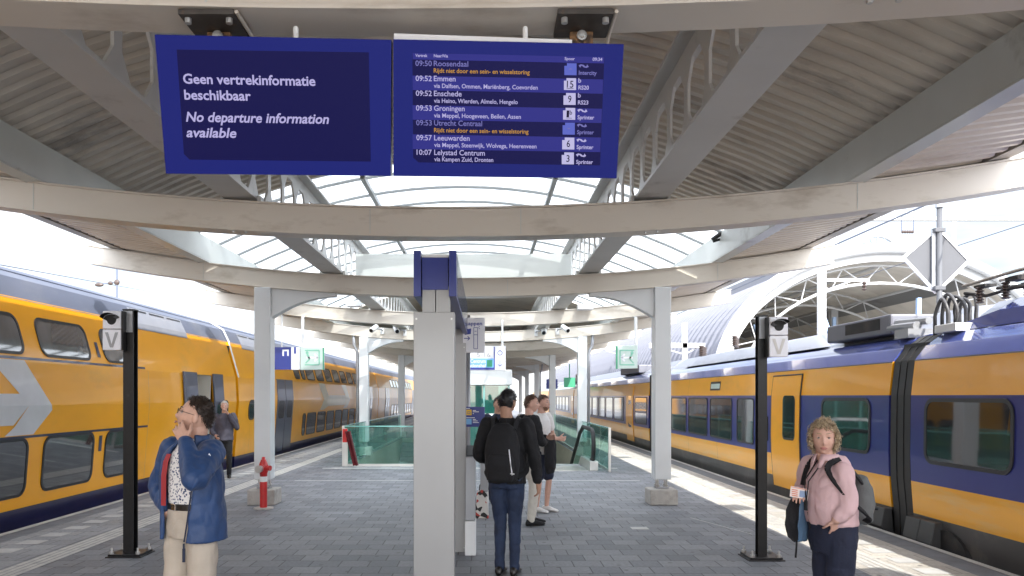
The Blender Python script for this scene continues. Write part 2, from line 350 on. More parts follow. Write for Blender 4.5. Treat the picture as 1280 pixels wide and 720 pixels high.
M['ticket'] = mat('ticket_card', (.72,.62,.58), .6); M['ticketred'] = mat('ticket_orange', (.62,.18,.09), .6); M['ticketblue'] = mat('ticket_blue', (.22,.30,.46), .6)
M['cable'] = mat('cable_black', (.07,.07,.075), .4); M['insul'] = mat('insulator_brown', (.07,.05,.045), .3)
M['wire'] = mat('overhead_wire', (.10,.12,.17), .5)

# ------------------------------------------------------------------ lettering
def text_mb(body, O, U, V, width, height=None, bold=.0, shear=0., mb=None, lift=.001, fixed_height=None):
    """lettering as thin mesh: O = left end of the baseline, U/V unit axes, width in metres (fit), height = cap height (fit)"""
    cu = bpy.data.curves.new('t', 'FONT'); cu.body = body; cu.offset = bold; cu.shear = shear; cu.resolution_u = 3
    o = bpy.data.objects.new('t', cu); COL.objects.link(o)
    dg = bpy.context.evaluated_depsgraph_get(); me = bpy.data.meshes.new_from_object(o.evaluated_get(dg))
    xs = [v.co.x for v in me.vertices]
    x0, x1 = min(xs), max(xs); sx = width/(x1-x0) if width else height/.69
    sy = height/.69 if height else sx
    O, U, V = Vector(O), Vector(U).normalized(), Vector(V).normalized(); Nn = U.cross(V)
    mb = mb or MB()
    mb.add([O+U*((v.co.x-x0)*sx)+V*(v.co.y*sy)+Nn*lift for v in me.vertices], [list(p.vertices) for p in me.polygons])
    bpy.data.objects.remove(o); bpy.data.curves.remove(cu); bpy.data.meshes.remove(me)
    return mb
# ------------------------------------------------------------------ the setting: ground, platform, tracks
PXL, PXR = -6.08, 5.13                    # platform edges
mb = MB(); mb.add([(-900,-300,-1.06),(900,-300,-1.06),(900,2500,-1.06),(-900,2500,-1.06)], [(0,1,2,3)]); setting('ground', mb, M['ground'])
for x0, x1 in ((-16, PXL-.02), (PXR+.02, 11.4)):
    mb = MB(); n = 120
    mb.box(x0, x1, -40, 190, -1.05, -.92); setting('track_bed', mb, M['ballast'])
for xc in (-7.65, 6.75):
    for dx in (-.7475, .7475):
        mb = MB(); mb.box(xc+dx-.035, xc+dx+.035, -40, 190, -.919, -.78); setting('rail', mb, M['rail'])
YA, YB = -25, 175
WELLS = [(-3.44, -1.25, 19.75, 33.0), (.95, 2.70, 19.0, 33.0)]     # stair and escalator openings
def floor_sheet(x0, x1, y0, y1, z, holes=()):
    xs = sorted({x0, x1, *[h[0] for h in holes], *[h[1] for h in holes]}); ys = sorted({y0, y1, *[h[2] for h in holes], *[h[3] for h in holes]})
    m = MB()
    for a, b in zip(xs, xs[1:]):
        for c, d in zip(ys, ys[1:]):
            if any(h[0] < (a+b)/2 < h[1] and h[2] < (c+d)/2 < h[3] for h in holes): continue
            m.add([(a,c,z),(b,c,z),(b,d,z),(a,d,z)], [(0,1,2,3)])
    return m
m = floor_sheet(-4.86, 3.72, YA, YB, 0, WELLS)
m.mi = 1
for x in (PXL, PXR):                      # vertical faces of the platform
    m.add([(x,YA,0),(x,YB,0),(x,YB,-1.05),(x,YA,-1.05)], [(0,1,2,3)])
    xo = x+(.35 if x < 0 else -.35)
m.add([(PXL,YA,0),(PXR,YA,0),(PXR,YA,-1.05),(PXL,YA,-1.05)], [(0,1,2,3)])
m.mi = 2
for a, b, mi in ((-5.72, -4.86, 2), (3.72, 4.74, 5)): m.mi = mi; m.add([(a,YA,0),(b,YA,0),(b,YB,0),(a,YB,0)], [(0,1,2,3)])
m.mi = 3
for a, b in ((-5.98, -5.72), (4.74, 5.04)): m.add([(a,YA,0),(b,YA,0),(b,YB,0),(a,YB,0)], [(0,1,2,3)])
m.mi = 4
for a, b in ((PXL, -5.98), (5.04, PXR)): m.add([(a,YA,.004),(b,YA,.004),(b,YB,.004),(a,YB,.004)], [(0,1,2,3)])
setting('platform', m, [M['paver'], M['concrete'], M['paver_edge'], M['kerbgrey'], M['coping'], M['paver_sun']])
m = MB()
y = -12.
while y < 120:                            # marker tiles and ribbed guide strips let into the paving
    for x in (-5.36, 4.40): m.add([(x-.135,y,.004),(x+.135,y,.004),(x+.135,y+.26,.004),(x-.135,y+.26,.004)], [(0,1,2,3)])
    y += .52
m.mi = 1
for x0 in (-4.80, 3.86):
    y = -12.
    for k in range(4): m.add([(x0+k*.075,-12,.004),(x0+k*.075+.062,-12,.004),(x0+k*.075+.062,120,.004),(x0+k*.075,120,.004)], [(0,1,2,3)])
setting('platform_marking', m, [M['dot'], M['tactile']])
m = MB()
m.add([(-3.9,19.05,.004),(3.15,19.05,.004),(3.15,19.22,.004),(-3.9,19.22,.004)], [(0,1,2,3)])
m.add([(-3.9,16.3,.004),(3.15,16.3,.004),(3.15,16.37,.004),(-3.9,16.37,.004)], [(0,1,2,3)])
setting('platform_marking', m, M['coping'])
m = MB()                                   # worn chalk line and an inspection plate
m.bar((2.90,11.35,.003),(3.32,10.0,.003), .018, .004)
m.box(1.90,2.12,10.35,10.55,.002,.005)
setting('platform_marking', m, M['dot'])
for i, (a, b, c, d) in enumerate(WELLS):  # walls of the openings in the floor
    m = MB(); zb = -4.2
    m.add([(a,c,0),(a,d,0),(a,d,zb),(a,c,zb)], [(0,1,2,3)]); m.add([(b,c,0),(b,d,0),(b,d,zb),(b,c,zb)], [(0,1,2,3)])
    m.add([(a,c,0),(b,c,0),(b,c,zb),(a,c,zb)], [(0,1,2,3)]); m.add([(a,d,0),(b,d,0),(b,d,zb),(a,d,zb)], [(0,1,2,3)])
    m.add([(a,c,zb),(b,c,zb),(b,d,zb),(a,d,zb)], [(0,1,2,3)])
    solo('stairwell_wall', m, M['tile'], ['beige lined well of the stairs left of the grey pillar','beige lined well of the escalator on the right'][i], 'stairwell')
m = MB(); a, b, c, d = WELLS[0]; n = 20
for k in range(n):                         # flight that comes up towards the far end
    m.box(a+.03, b-.03, d-.05-(k+1)*.31, d-.05-k*.31, -4.2, -.004-(k+1)*.17)
m.box(a+.03, b-.03, c+.05, d-.05-n*.31, -4.1, -.004-n*.17)
solo('staircase', m, M['step'], 'stone stairs going down inside the left glass balustrade', 'stairs')

# ------------------------------------------------------------------ canopy
C0 = -.4
BEAMY = [-1.45, 3.39, 8.06, 12.85, 18.2, 23.4, 28.6, 33.8, 39.0, 44.2, 49.4, 54.6, 59.8, 65.0]
zb = lambda o: 3.31+.0152*o*o              # underside of a crossbeam at offset o from the centre line
zv = lambda o: 5.20-.059*o*o               # roof vault
can = thing('platform_canopy', 'cream steel platform roof with curved crossbeams and arched skylight', 'canopy', (C0, 0, 3.31))
NX = 24
for Y in BEAMY:
    m = MB(); os_ = [-5.95+11.9*i/NX for i in range(NX+1)]
    def strip(hw, z0, z1):
        rows = []
        for o in os_:
            x = C0+o; b = zb(o)
            rows.append([(x,Y-hw,b+z0),(x,Y+hw,b+z0),(x,Y+hw,b+z1),(x,Y-hw,b+z1),(x,Y-hw,b+z0)])
        m.grid(rows); m.poly(rows[0][:4]); m.poly(rows[-1][:4])
    strip(.10, .018, .282); strip(.128, 0, .018); strip(.128, .282, .30)
    xb_ = m.build('crossbeam', M['cream'], can, bevel=.003)
    if Y < 30:                             # bolted cleats under the girders, weld seams on the web
        for sg in (-1, 1):
            o = sg*2.05; q = MB(); x = C0+o; zt = zb(abs(o))+.30
            q.box(x-.2, x-.165, Y-.06, Y+.06, zt+.005, zt+.06); q.build('cleat', M['girder'], xb_); q = MB(); q.box(x+.165, x+.2, Y-.06, Y+.06, zt+.005, zt+.06); q.build('cleat', M['girder'], xb_)
            q = MB(); q.box(x-.10, x+.10, Y-.134, Y-.129, zb(abs(o))+.002, zb(abs(o))+.016) ; q.build('edge_plate', M['cream'], xb_)
            for dx in (-.06, .06):
                q = MB(); q.tube([(x+dx, Y-.08, zb(abs(o+dx))-.016), (x+dx, Y-.08, zb(abs(o+dx))+.001)], .013, 6); q.build('bolt', M['bolt'], xb_)
        for o in (-4.1, -.75, .75, 4.1):
            q = MB(); q.box(C0+o-.004, C0+o+.004, Y-.1045, Y-.099, zb(abs(o))+.022, zb(abs(o))+.278); q.build('weld_seam', M['edge'], xb_)
for sgn in (-1, 1):
    # castellated longitudinal girder
    xg = C0+sgn*2.05; m = MB(); y0, y1 = -4.2, 66; z0, z1 = 3.70, 4.58
    m.box(xg-.16, xg+.16, y0, y1, z0, z0+.03); m.box(xg-.13, xg+.13, y0, y1, z1, z1+.03)
    t = .012
    m.box(xg-t, xg+t, y0, y1, z0+.03, z0+.17); m.box(xg-t, xg+t, y0, y1, z1-.15, z1)
    p = .62; y = y0
    a, b = z0+.17, z1-.15; mid = (a+b)/2
    while y < y1-p:                        # posts between the six-sided holes
        pts = [(y+.02,a),(y+.40,a),(y+.27,mid-.12),(y+.27,mid+.12),(y+.40,b),(y+.02,b),(y+.15,mid+.12),(y+.15,mid-.12)]
        m.prism([(xg-t, q, z) for q, z in pts], (2*t, 0, 0)); y += p
    m.build('girder', M['girder'], can)
    xe = C0+sgn*4.05                       # edge beam
    m = MB(); m.box(xe-.05, xe+.05, -4.2, 66, 3.875, 4.24); e = xe+sgn*.11
    m.box(min(xe-sgn*.05, e+sgn*.02), max(xe-sgn*.05, e+sgn*.02), -4.2, 66, 3.855, 3.874)
    m.build('edge_beam', M['edge'], can, bevel=.004)
    # outer eave: ribbed soffit on the beam tops, then a turned-up fascia
    m = MB(); rows = []
    y = -4.2
    while y < 66:
        for dy, dz in ((0,0),(.07,0),(.10,.03),(.17,.03)):
            rows.append([(C0+sgn*o, y+dy, zb(o)+.325+dz) for o in (4.17, 4.6, 5.0, 5.36)])
        y += .2
    m.grid(rows); m.build('eave_soffit', M['soffit'], can)
    m = MB()
    pts = [(5.38, zb(5.38)+.31), (5.62, zb(5.62)+.31), (5.65, zb(5.62)+.40), (5.38, zb(5.38)+.55)]
    m.prism([(C0+sgn*o, -4.2, z) for o, z in pts], (0, 70.2, 0)); m.build('fascia', M['fascia'], can)
    m = MB(); m.add([(C0+sgn*4.1,-4.2,4.26),(C0+sgn*5.6,-4.2,zb(5.6)+.48),(C0+sgn*5.6,66,zb(5.6)+.48),(C0+sgn*4.1,66,4.26)], [(0,1,2,3)])
    m.build('eave_top', M['roofgrey'], can)
G0, G1 = 12.0, 25.0                        # extent of the skylight
def deck(y0, y1):
    m = MB(); rows = []; y = y0
    while y < y1-.01:
        for dy, dz in ((0,0),(.085,0),(.115,.04),(.17,.04)):
            rows.append([(C0+o, y+dy, zv(o)+.03+dz) for o in [-4.1+8.2*i/14 for i in range(15)]])
        y += .2
    m.grid(rows)
    return m.build('roof_deck', M['deck'], can)
deck(-4.2, G0); deck(G1, 66)
m = MB()
m.grid([[(C0+o, y, zv(o)+.05) for o in [-4.1+8.2*i/20 for i in range(21)]] for y in (G0, (G0+G1)/2, G1)])
m.build('skylight_glass', M['skyglass'], can, smooth=True)
y = G0+.05; k = 0
while y < G1:                              # glazing bars over the arch, wide white and thin dark
    m = MB(); oo = [-4.08+8.16*i/20 for i in range(21)]
    for a, b, z, mi in ((0,.24,.028,0),(.25,.28,-.012,1)):
        m.mi = mi; rows = []
        for o in oo: rows.append([(C0+o,y+a,zv(o)+z),(C0+o,y+b,zv(o)+z)]+([] if mi == 0 else [(C0+o,y+b,zv(o)+.045),(C0+o,y+a,zv(o)+.045),(C0+o,y+a,zv(o)+z)]))
        m.grid(rows)
    m.build('glazing_bar', [M['bar_white'], M['bar_dark']], can); y += 1.0
for o in (-1.45, 1.45):
    m = MB(); m.box(C0+o-.035, C0+o+.035, G0, G1, zv(o)-.09, zv(o)-.014); m.build('skylight_purlin', M['bar_dark'], can)
m = MB(); m.box(C0-1.93, C0+1.93, 14.3, 14.33, 3.72, 4.27); m.build('header_plate', M['edge'], can)
for sgn in (-1, 1):
    for z in (3.85, 4.0, 4.15):
        pass
m = MB()                                   # cable tray and dark clutter above the beams beyond the skylight
for x in (-1.3, .5): m.box(x, x+.3, 25.5, 64, 3.95, 4.02)
m.build('cable_tray', M['darkplate'], can)

# columns: shaft, haunch, feet, plinth
def column(x, Y, sgn, label, pipe):
    t = thing('canopy_column', label, 'column', (x, Y, 0), 'canopy columns along the platform')
    inn = -sgn; o = x-C0
    m = MB(); m.box(x-.13, x+.13, Y-.14, Y+.14, .40, zb(abs(o))-.002); m.build('shaft', M['column'], t, bevel=.012)
    m = MB(); xi = x+inn*.131; top = []
    for i in range(11):
        f = i/10; xx = xi+inn*f*1.02
        top.append((f, xx))
    pts = [(xx, zb(xx-C0)-.003) for f, xx in top]+[(xx, zb(xx-C0)-.05-.36*(1-f)**2.0-.06*(1-f)) for f, xx in top[::-1]]
    m.prism([(a, Y-.10, z) for a, z in pts], (0, .20, 0)); m.build('bracket', M['column'], t)
    m = MB(); m.box(x-.22, x+.22, Y-.22, Y+.22, 0, .25); m.build('plinth', M['concrete'], t, bevel=.02)
    m = MB(); m.box(x-.10, x+.10, Y-.10, Y+.10, .255, .275); m.build('foot_plate', M['greymetal'], t)
    for dx in (-.07, .07):
        for dy in (-.07, .07):
            m = MB(); m.tube([(x+dx,Y+dy,.276),(x+dx,Y+dy,.398)], .014, 8); m.tube([(x+dx,Y+dy,.285),(x+dx,Y+dy,.315)], .03, 6); m.build('anchor_bolt', M['bolt'], t)
    if pipe:
        m = MB(); xo = x+sgn*.19
        m.tube([(xo-inn*.0,Y-.05,.1),(xo,Y-.05,2.95),(xo-inn*.02,Y-.05,3.05),(xo+sgn*.1,Y-.05,3.2),(xo+sgn*.12,Y-.05,zb(abs(o))+.2)], .045, 10)
        m.build('drainpipe', M['greymetal'], t, smooth=True)
words = ['nearest', 'second', 'third', 'fourth', 'fifth', 'sixth']
for i, Y in enumerate((12.85, 23.4, 33.8, 44.2, 54.6, 65.0)):
    for x, sgn, side in ((-3.55, -1, 'left'), (2.82, 1, 'right')):
        extra = {(0,-1): 'pale grey column with the red standpipe at its foot', (0,1): 'pale grey column on a concrete block in front of the blue and yellow train'}.get((i, sgn))
        column(x, Y, sgn, extra or f'{words[i]} pale column from the camera in the {side} row' + (' with drainpipe' if i in (1, 3) else ''), i in (1, 3))

# ------------------------------------------------------------------ station hall over the far tracks
def arc(xc, hw, z0, zt, Y, n=28, p=2.0, f0=0, f1=1):
    r = []
    for i in range(n+1):
        a = math.pi*(f0+(f1-f0)*i/n)
        r.append(Vector((xc-hw*math.cos(a), Y, z0+(zt-z0)*math.sin(a)**(.9))))
    return r
XC, HW, Z0H, ZTH = 16.7, 7.2, 1.6, 7.75
YH = 33.
hall = thing('station_hall', 'white arched station hall roof over the far tracks', 'station hall', (XC, YH, -1))
def skin(xc, hw, z0, zt, y0, y1, name, mt, par, per=.8):
    m = MB(); rows = []; y = y0
    while y < y1:
        rows.append(arc(xc, hw, z0, zt, y)); rows.append(arc(xc, hw+.10, z0, zt+.10, y+.08)); rows.append(arc(xc, hw+.10, z0, zt+.10, y+.16)); rows.append(arc(xc, hw, z0, zt, y+.24))
        y += per
    m.grid(rows); return m.build(name, mt, par)
skin(XC, HW, Z0H, ZTH, YH+.2, 130, 'roof_shell', M['hallroof'], hall, 1.0)
m = MB(); m.grid([arc(XC, HW-.25, Z0H, ZTH-.25, y) for y in (YH+.3, 60, 90, 130)]); m.build('ceiling_lining', M['hallin'], hall, smooth=True)
for f in (.36, .66):
    m = MB(); m.grid([arc(XC, HW-.32, Z0H, ZTH-.32, y, 4, f0=f, f1=f+.045) for y in (YH+1.5, 60, 90, 125)]); m.build('rooflight_strip', M['hallstrip'], hall)
m = MB(); m.tube(arc(XC, HW+.05, Z0H, ZTH+.08, YH, 40), .22, 8); m.build('front_arch', M['hallwhite'], hall, smooth=True)
m = MB(); A_, B_ = arc(XC, HW+.1, Z0H, ZTH+.1, YH+.18, 40), arc(XC, HW-.42, Z0H, ZTH-.42, YH+.18, 40); m.grid([A_, B_, [q+Vector((0,.12,0)) for q in B_], [q+Vector((0,.12,0)) for q in A_], A_]); m.build('front_rim', M['hallwhite'], hall)
for k, Y in enumerate((YH+.8, YH+9, YH+18, YH+27, YH+36)):
    m = MB(); A = arc(XC, HW-.45, Z0H, ZTH-.5, Y, 26); B = arc(XC, HW-1.25, Z0H, ZTH-1.25, Y, 26)
    m.tube(A, .05, 6); m.tube(B, .065, 6)
    for i in range(26): m.tube([A[i], B[i+1]] if i % 2 else [B[i], A[i+1]], .026, 5)
    m.build('roof_truss', M['hallwhite'], hall)
for k, Y in enumerate((YH+.8, YH+9, YH+18)):
    for xa, xb in ((-2.6,-1.4),(1.6,1.5),(-4.6,-3.4),(4.4,5.4)):
        m = MB(); m.bar((XC+xa, Y, 6.1-.09*xa*xa), (XC+xb, Y, 2.3), .16, .16); m.build('strut', M['strutblue'] if abs(xa) < 4 else M['hallwhite'], hall)
for i in (.2, .35, .5, .65, .8):
    a = math.pi*i; m = MB(); m.tube([(XC-(HW-.5)*math.cos(a), YH+.8, Z0H+(ZTH-.5-Z0H)*math.sin(a)**.9), (XC-(HW-.5)*math.cos(a), 129, Z0H+(ZTH-.5-Z0H)*math.sin(a)**.9)], .07, 6); m.build('purlin', M['hallwhite'], hall)
m = MB()                                   # flat buildings inside under the arch
m.box(XC-5.5, XC+6.5, YH+14, YH+15, -1, 2.9); m.build('back_wall', M['hallwhite'], hall)
m = MB(); m.box(XC-5.5, XC-1.0, YH+13.9, YH+14, 2.0, 2.55); m.build('dark_glazing', M['hallstrip'], hall)
# fan-shaped glazed gable of a further hall
fan = thing('fan_gable', 'distant half-round glazed gable with spokes above the hall roof', 'gable', (33, 70, -1))
c = Vector((W(1097, 320, 68))); 
m = MB(); r = 1.75
pts = [c+Vector((r*math.cos(math.pi*i/16), 0, r*.95*math.sin(math.pi*i/16))) for i in range(17)]; m.tube(pts, .09, 6)
m.tube([c+Vector((.6*math.cos(math.pi*i/10), 0, .6*math.sin(math.pi*i/10))) for i in range(11)], .06, 6)
m.tube([pts[0], pts[-1]], .08, 6)
for i in range(1, 8):
    a = math.pi*i/8; d = Vector((math.cos(a), 0, math.sin(a))); m.tube([c+d*.6, c+d*r*.96], .05, 5)
m.build('spokes', M['greymetal'], fan)
m = MB(); m.prism([p+Vector((0,.05,0)) for p in pts], (0,.04,0)); m.build('pane', clear('pale_pane', (.85,.9,.95), .2), fan)
m = MB(); m.box(c.x-7, c.x+5, 68.1, 95, c.z-6, c.z-.15); m.build('block', M['hallroof'], fan)
# neighbouring platform behind the right-hand train
m = MB(); m.box(11.4, 22.5, 5, 170, -1.05, 0); setting('far_platform', m, M['paver_edge'])

# ------------------------------------------------------------------ overhead line: masts, portals, wires
def mast(x, Y, h, arms, label, name='catenary_mast'):
    t = thing(name, label, 'mast', (x, Y, -1), 'overhead line masts')
    m = MB(); m.box(x-.11, x+.11, Y-.11, Y+.11, -1, h); m.build('post', M['hallwhite'], t)
    for (x1, z, w_) in arms:
        m = MB(); m.bar((x, Y, z), (x+x1, Y, z), w_, w_); m.bar((x, Y-.001, z-.4), (x+x1*.6, Y-.001, z-w_/2), .05); m.build('arm', M['hallwhite'], t)
        m = MB(); m.lathe([(.03,0),(.09,.05),(.03,.1),(.09,.15),(.03,.2),(.09,.25),(.03,.3)], (x+x1*.9, Y, z-.36), 8); m.build('insulator', M['insul'], t)
p = W(855.6, 450, 36); mast(p.x, 36, W(0,404,36).z, [(-1.6, W(0,432,36).z, .22), (.9, W(0,432,36).z, .22)], 'white overhead line mast with cross arms left of the arched hall')
p = W(1027, 378, 27); mast(p.x, 27, W(0,336,27).z, [(1.6, W(0,350,27).z, .10)], 'thick white overhead line mast in front of the arched hall')
p = W(1192, 330, 52); mast(p.x, 52, W(0,262,52).z, [(-2.4, W(0,372,52).z, .16)], 'slim grey overhead line mast behind the diamond board')
p = W(772, 440, 62); mast(p.x, 62, W(0,418,62).z, [(-1.8, W(0,436,62).z, .18)], 'small far white overhead line mast between the columns')
# portal beam far right
t = thing('signal_portal', 'pale steel portal spanning the far tracks at the top right', 'portal', (24, 46, -1))
m = MB(); z = W(0,274,46).z; m.box(20.2, 46, 45.8, 46.2, z-.10, z+.10); m.build('beam', M['hallwhite'], t, bevel=.02)
m = MB(); m.box(19.8, 20.19, 45.8, 46.2, -1, z+.22); m.box(46.01, 46.4, 45.8, 46.2, -1, z+.22); m.build('leg', M['hallwhite'], t)
t = thing('wire_hanger', 'small open frame with red insulators hanging above the hall', 'wire hanger', tuple(W(1134, 272, 24)))
a, b, c_, d_ = W(1127,271,24), W(1142,271,24), W(1142,289,24), W(1127,289,24)
m = MB(); m.tube([d_, a, b, c_], .016, 6); m.tube([d_, c_], .014, 6); m.build('rod', M['wire'], t)
m = MB()
for f in (.1,.3,.5,.7,.9): m.ball(d_.lerp(c_, f)-Vector((0,0,.02)), .05, 8, 6)
m.build('insulator', M['insul'], t)
m = MB(); a = W(1127,271,24); m.tube([a+Vector((-.3,0,.12)), W(1142,271,24)+Vector((.3,0,.12))], .03, 6); m.build('arm', M['hallwhite'], t)
def wire(name, a, b, label, r=.012, sag=.0):
    a, b = Vector(a), Vector(b); m = MB(); m.tube([a.lerp(b, i/16)-Vector((0,0,sag*4*(i/16)*(1-i/16))) for i in range(17)], r, 5)
    return solo(name, m, M['wire'], label, 'wire')
wire('contact_wire', (-7.6, 8, 5.05), (-7.6, 110, 5.05), 'overhead wire above the yellow train', .012)
wire('catenary_wire', (-7.6, 6, 5.75), (-7.6, 110, 5.85), 'upper overhead cable above the yellow train', .012, .5)
wire('contact_wire', (6.8, 6, 4.9), (6.8, 110, 4.9), 'overhead wire above the blue and yellow train', .014)
wire('catenary_wire', (9.2, 10, 5.75), (9.2, 110, 5.4), 'upper overhead cable passing in front of the diamond board', .02)
wire('catenary_wire', (14.5, 12, 6.4), (14.5, 110, 6.0), 'farther overhead cable crossing the sky at top right', .014)
wire('feeder_cable', W(0,331,24), W(190,365,60), 'thin far feeder cable above the yellow train roof', .02)
t = thing('catenary_dropper_mast', 'slim grey overhead mast with side insulators beyond the yellow train', 'mast', (-17.6, 38, -1), 'overhead line masts')
p = W(146, 362, 38)
m = MB(); m.tube([(p.x,38,-1),(p.x,38,W(0,331,38).z)], .05, 8); m.build('post', M['wire'], t)
m = MB(); m.bar(W(120,356,38), W(150,352,38), .05); m.build('arm', M['wire'], t)
m = MB(); m.ball(W(124,356,38), (.22,.1,.1)); m.ball(W(138,354,38), (.12,.1,.1)); m.ball(W(146,353,38), (.14,.1,.14)); m.build('insulator', M['insul'], t)
# ------------------------------------------------------------------ trains
def prof_x(prof, z):
    for (z0, a), (z1, b) in zip(prof, prof[1:]):
        if z0 <= z <= z1: return a+(b-a)*(z-z0)/(z1-z0)
    return prof[-1][1] if z > prof[-1][0] else prof[0][1]
def rrect(y0, y1, z0, z1, r, n=5):
    r = min(r, (y1-y0)/2.01, (z1-z0)/2.01); pts = []
    for cy, cz, a0 in ((y1-r,z1-r,0),(y0+r,z1-r,90),(y0+r,z0+r,180),(y1-r,z0+r,270)):
        for i in range(n+1):
            a = R(a0+90*i/n); pts.append((cy+r*math.cos(a), cz+r*math.sin(a)))
    return pts
class Car:
    def __init__(s, root, X0, sg, prof, width): s.root, s.X0, s.sg, s.prof, s.width = root, X0, sg, prof, width
    def P(s, y, z, off=0): return (s.X0+s.sg*(prof_x(s.prof, z)-off), y, z)
    def body(s, y0, y1, cuts, bands, mats, name='body', notches=(), roof=None):
        """cuts: z levels; bands: material index per z; notches: (ya, yb, ztop, depth) doorway recesses"""
        zs = sorted({z for z, _ in s.prof} | set(cuts)); ys = sorted({y0, y1, *[v for q in notches for v in q[:2]]}); m = MB()
        def X(z, far): 
            a = s.X0+s.sg*prof_x(s.prof, z); return a if not far else 2*(s.X0+s.sg*s.width/2)-a
        for far in (0, 1):
            for a, b in zip(ys, ys[1:]):
                q = next((q for q in notches if q[0] <= (a+b)/2 <= q[1]), None) if not far else None
                for z0, z1 in zip(zs, zs[1:]):
                    m.mi = bands((z0+z1)/2)
                    if q and z1 <= q[2]+1e-6: continue
                    m.add([(X(z0,far),a,z0),(X(z0,far),b,z0),(X(z1,far),b,z1),(X(z1,far),a,z1)], [(0,1,2,3)])
        m.mi = bands(zs[-1]); zt = zs[-1]; m.add([(X(zt,0),y0,zt),(X(zt,0),y1,zt),(X(zt,1),y1,zt),(X(zt,1),y0,zt)], [(0,1,2,3)])
        for y in (y0, y1):
            for z0, z1 in zip(zs, zs[1:]):
                m.mi = bands((z0+z1)/2); m.add([(X(z0,0),y,z0),(X(z1,0),y,z1),(X(z1,1),y,z1),(X(z0,1),y,z0)], [(0,1,2,3)])
        return m.build(name, mats, s.root)
    def window(s, y0, y1, z0, z1, r=.09, fr=.04, pane=None, name='window', off=.003, lbl=None):
        o_ = rrect(y0-fr, y1+fr, z0-fr, z1+fr, r+fr); i_ = rrect(y0, y1, z0, z1, r); m = MB(); n = len(o_)
        vs = [s.P(y,z,off) for y,z in o_]+[s.P(y,z,off+.012) for y,z in o_]+[s.P(y,z,off+.012) for y,z in i_]+[s.P(y,z,off) for y,z in i_]
        m.add(vs, [(k*n+i, k*n+(i+1)%n, (k+1)*n+(i+1)%n, (k+1)*n+i) for k in range(3) for i in range(n)])
        f = m.build(name, M['wframe'], s.root, label=lbl)
        g = MB(); g.poly([s.P(y,z,off+.004) for y,z in i_]); g.build('pane', pane or M['pane'], f)
        return f
    def panel(s, pts, mt, name, off=.003, th=.004):
        m = MB(); n = len(pts); vs = [s.P(y,z,off+th) for y,z in pts]+[s.P(y,z,off-.002) for y,z in pts]
        m.add(vs, [list(range(n))]+[(i,(i+1)%n,n+(i+1)%n,n+i) for i in range(n)]); return m.build(name, mt, s.root)
    def rect(s, y0, y1, z0, z1, mt, name, off=.003, r=0):
        zz = [z0]+[z for z, _ in s.prof if z0+.01 < z < z1-.01]+[z1]; m = MB()
        for a, b in zip(zz, zz[1:]):
            m.add([s.P(y0,a,off),s.P(y1,a,off),s.P(y1,b,off),s.P(y0,b,off)], [(0,1,2,3)])
        return m.build(name, mt, s.root)
    def text(s, body, y, z, h, mt, wid=None, name='lettering', bold=0):
        d = Vector((0, -s.sg, 0)) if s.sg > 0 else Vector((0, 1, 0))
        p0 = Vector(s.P(0,z)); p1 = Vector(s.P(0,z+h)); V = (p1-p0).normalized()
        m = text_mb(body, Vector(s.P(y,z,.006)), d, V, wid, h, bold); return m.build(name, mt, s.root)
# --- left: yellow double-deck train
LP = [(-.55,.14),(.0,.13),(.2,.11),(1.6,0),(2.2,.03),(3.10,.28),(3.40,.42),(3.60,.75),(3.68,1.4)]
def lbands(z): return 1 if z < .2 else (2 if z > 3.10 else 0)
LX = -6.24
def leftcar(name_label, y0, y1, notches=()):
    t = thing('train_carriage', name_label, 'train carriage', (LX-1.4, (y0+y1)/2, -1), 'carriages of the yellow double-deck train')
    c = Car(t, LX, -1, LP, 2.8); c.body(y0, y1, [.2], lbands, [M['yellow'], M['navy'], M['roofblue']], notches=notches)
    m = MB(); 
    for yb in (y0+3.5, y1-3.5):
        m.box(LX-2.3, LX-.5, yb-1.6, yb+1.6, -.75, -.5)
        for dy in (-1.25, 1.25):
            for x in (LX-2.2, LX-.65): m.tube([(x-.06,yb+dy,-.33),(x+.06,yb+dy,-.33)], .45, 24)
    m.build('bogie', M['under'], t)
    for ys in (y0+1.1, y0+5.6, (y0+y1)/2, y1-5.2):
        m = MB(); m.grid([[c.P(ys,z,.002), c.P(ys+.008,z,.002)] for z in (.2,1.15)]); m.grid([[c.P(ys,z,.002), c.P(ys+.008,z,.002)] for z in (1.2,1.6,2.2)]); m.build('panel_seam', M['fascia'], t)
    m = MB(); m.grid([[c.P(y0,z,.002), c.P(y1,z,.002)] for z in (3.075,3.09)]); m.build('panel_seam', M['fascia'], t)
    m = MB(); m.tube([c.P(y0+.05,3.52,.008), c.P(y1-.05,3.52,.008)], .012, 6); m.build('rain_gutter', M['doorgrey'], t)
    return c, t
def doorleaf(c, y0, y1, z0=.03, z1=2.24, wy=None, off=.03, wz=(1.05,1.95), mt=None):
    pts = rrect(y0, y1, z0, z1, .07); 
    zz = [z for z, _ in LP if z0+.08 < z < z1-.08]
    m = MB(); zs = [z0]+zz+[z1]
    for lo, hi in ((off-.028, off),):
        rows = [[c.P(y0,z,lo), c.P(y0,z,hi), c.P(y1,z,hi), c.P(y1,z,lo)] for z in zs]; m.grid(rows); m.poly(rows[0]); m.poly(rows[-1])
    d = m.build('door', mt or M['doorgrey'], c.root, bevel=.004)
    a, b = wy or (y0+.14, y1-.14); i_ = rrect(a, b, wz[0], min(wz[1], 1.58), min(.12, (b-a)/2.2)); g = MB(); g.poly([c.P(y,z,off+.005) for y,z in i_]); g.build('pane', M['pane'], d)
    return d
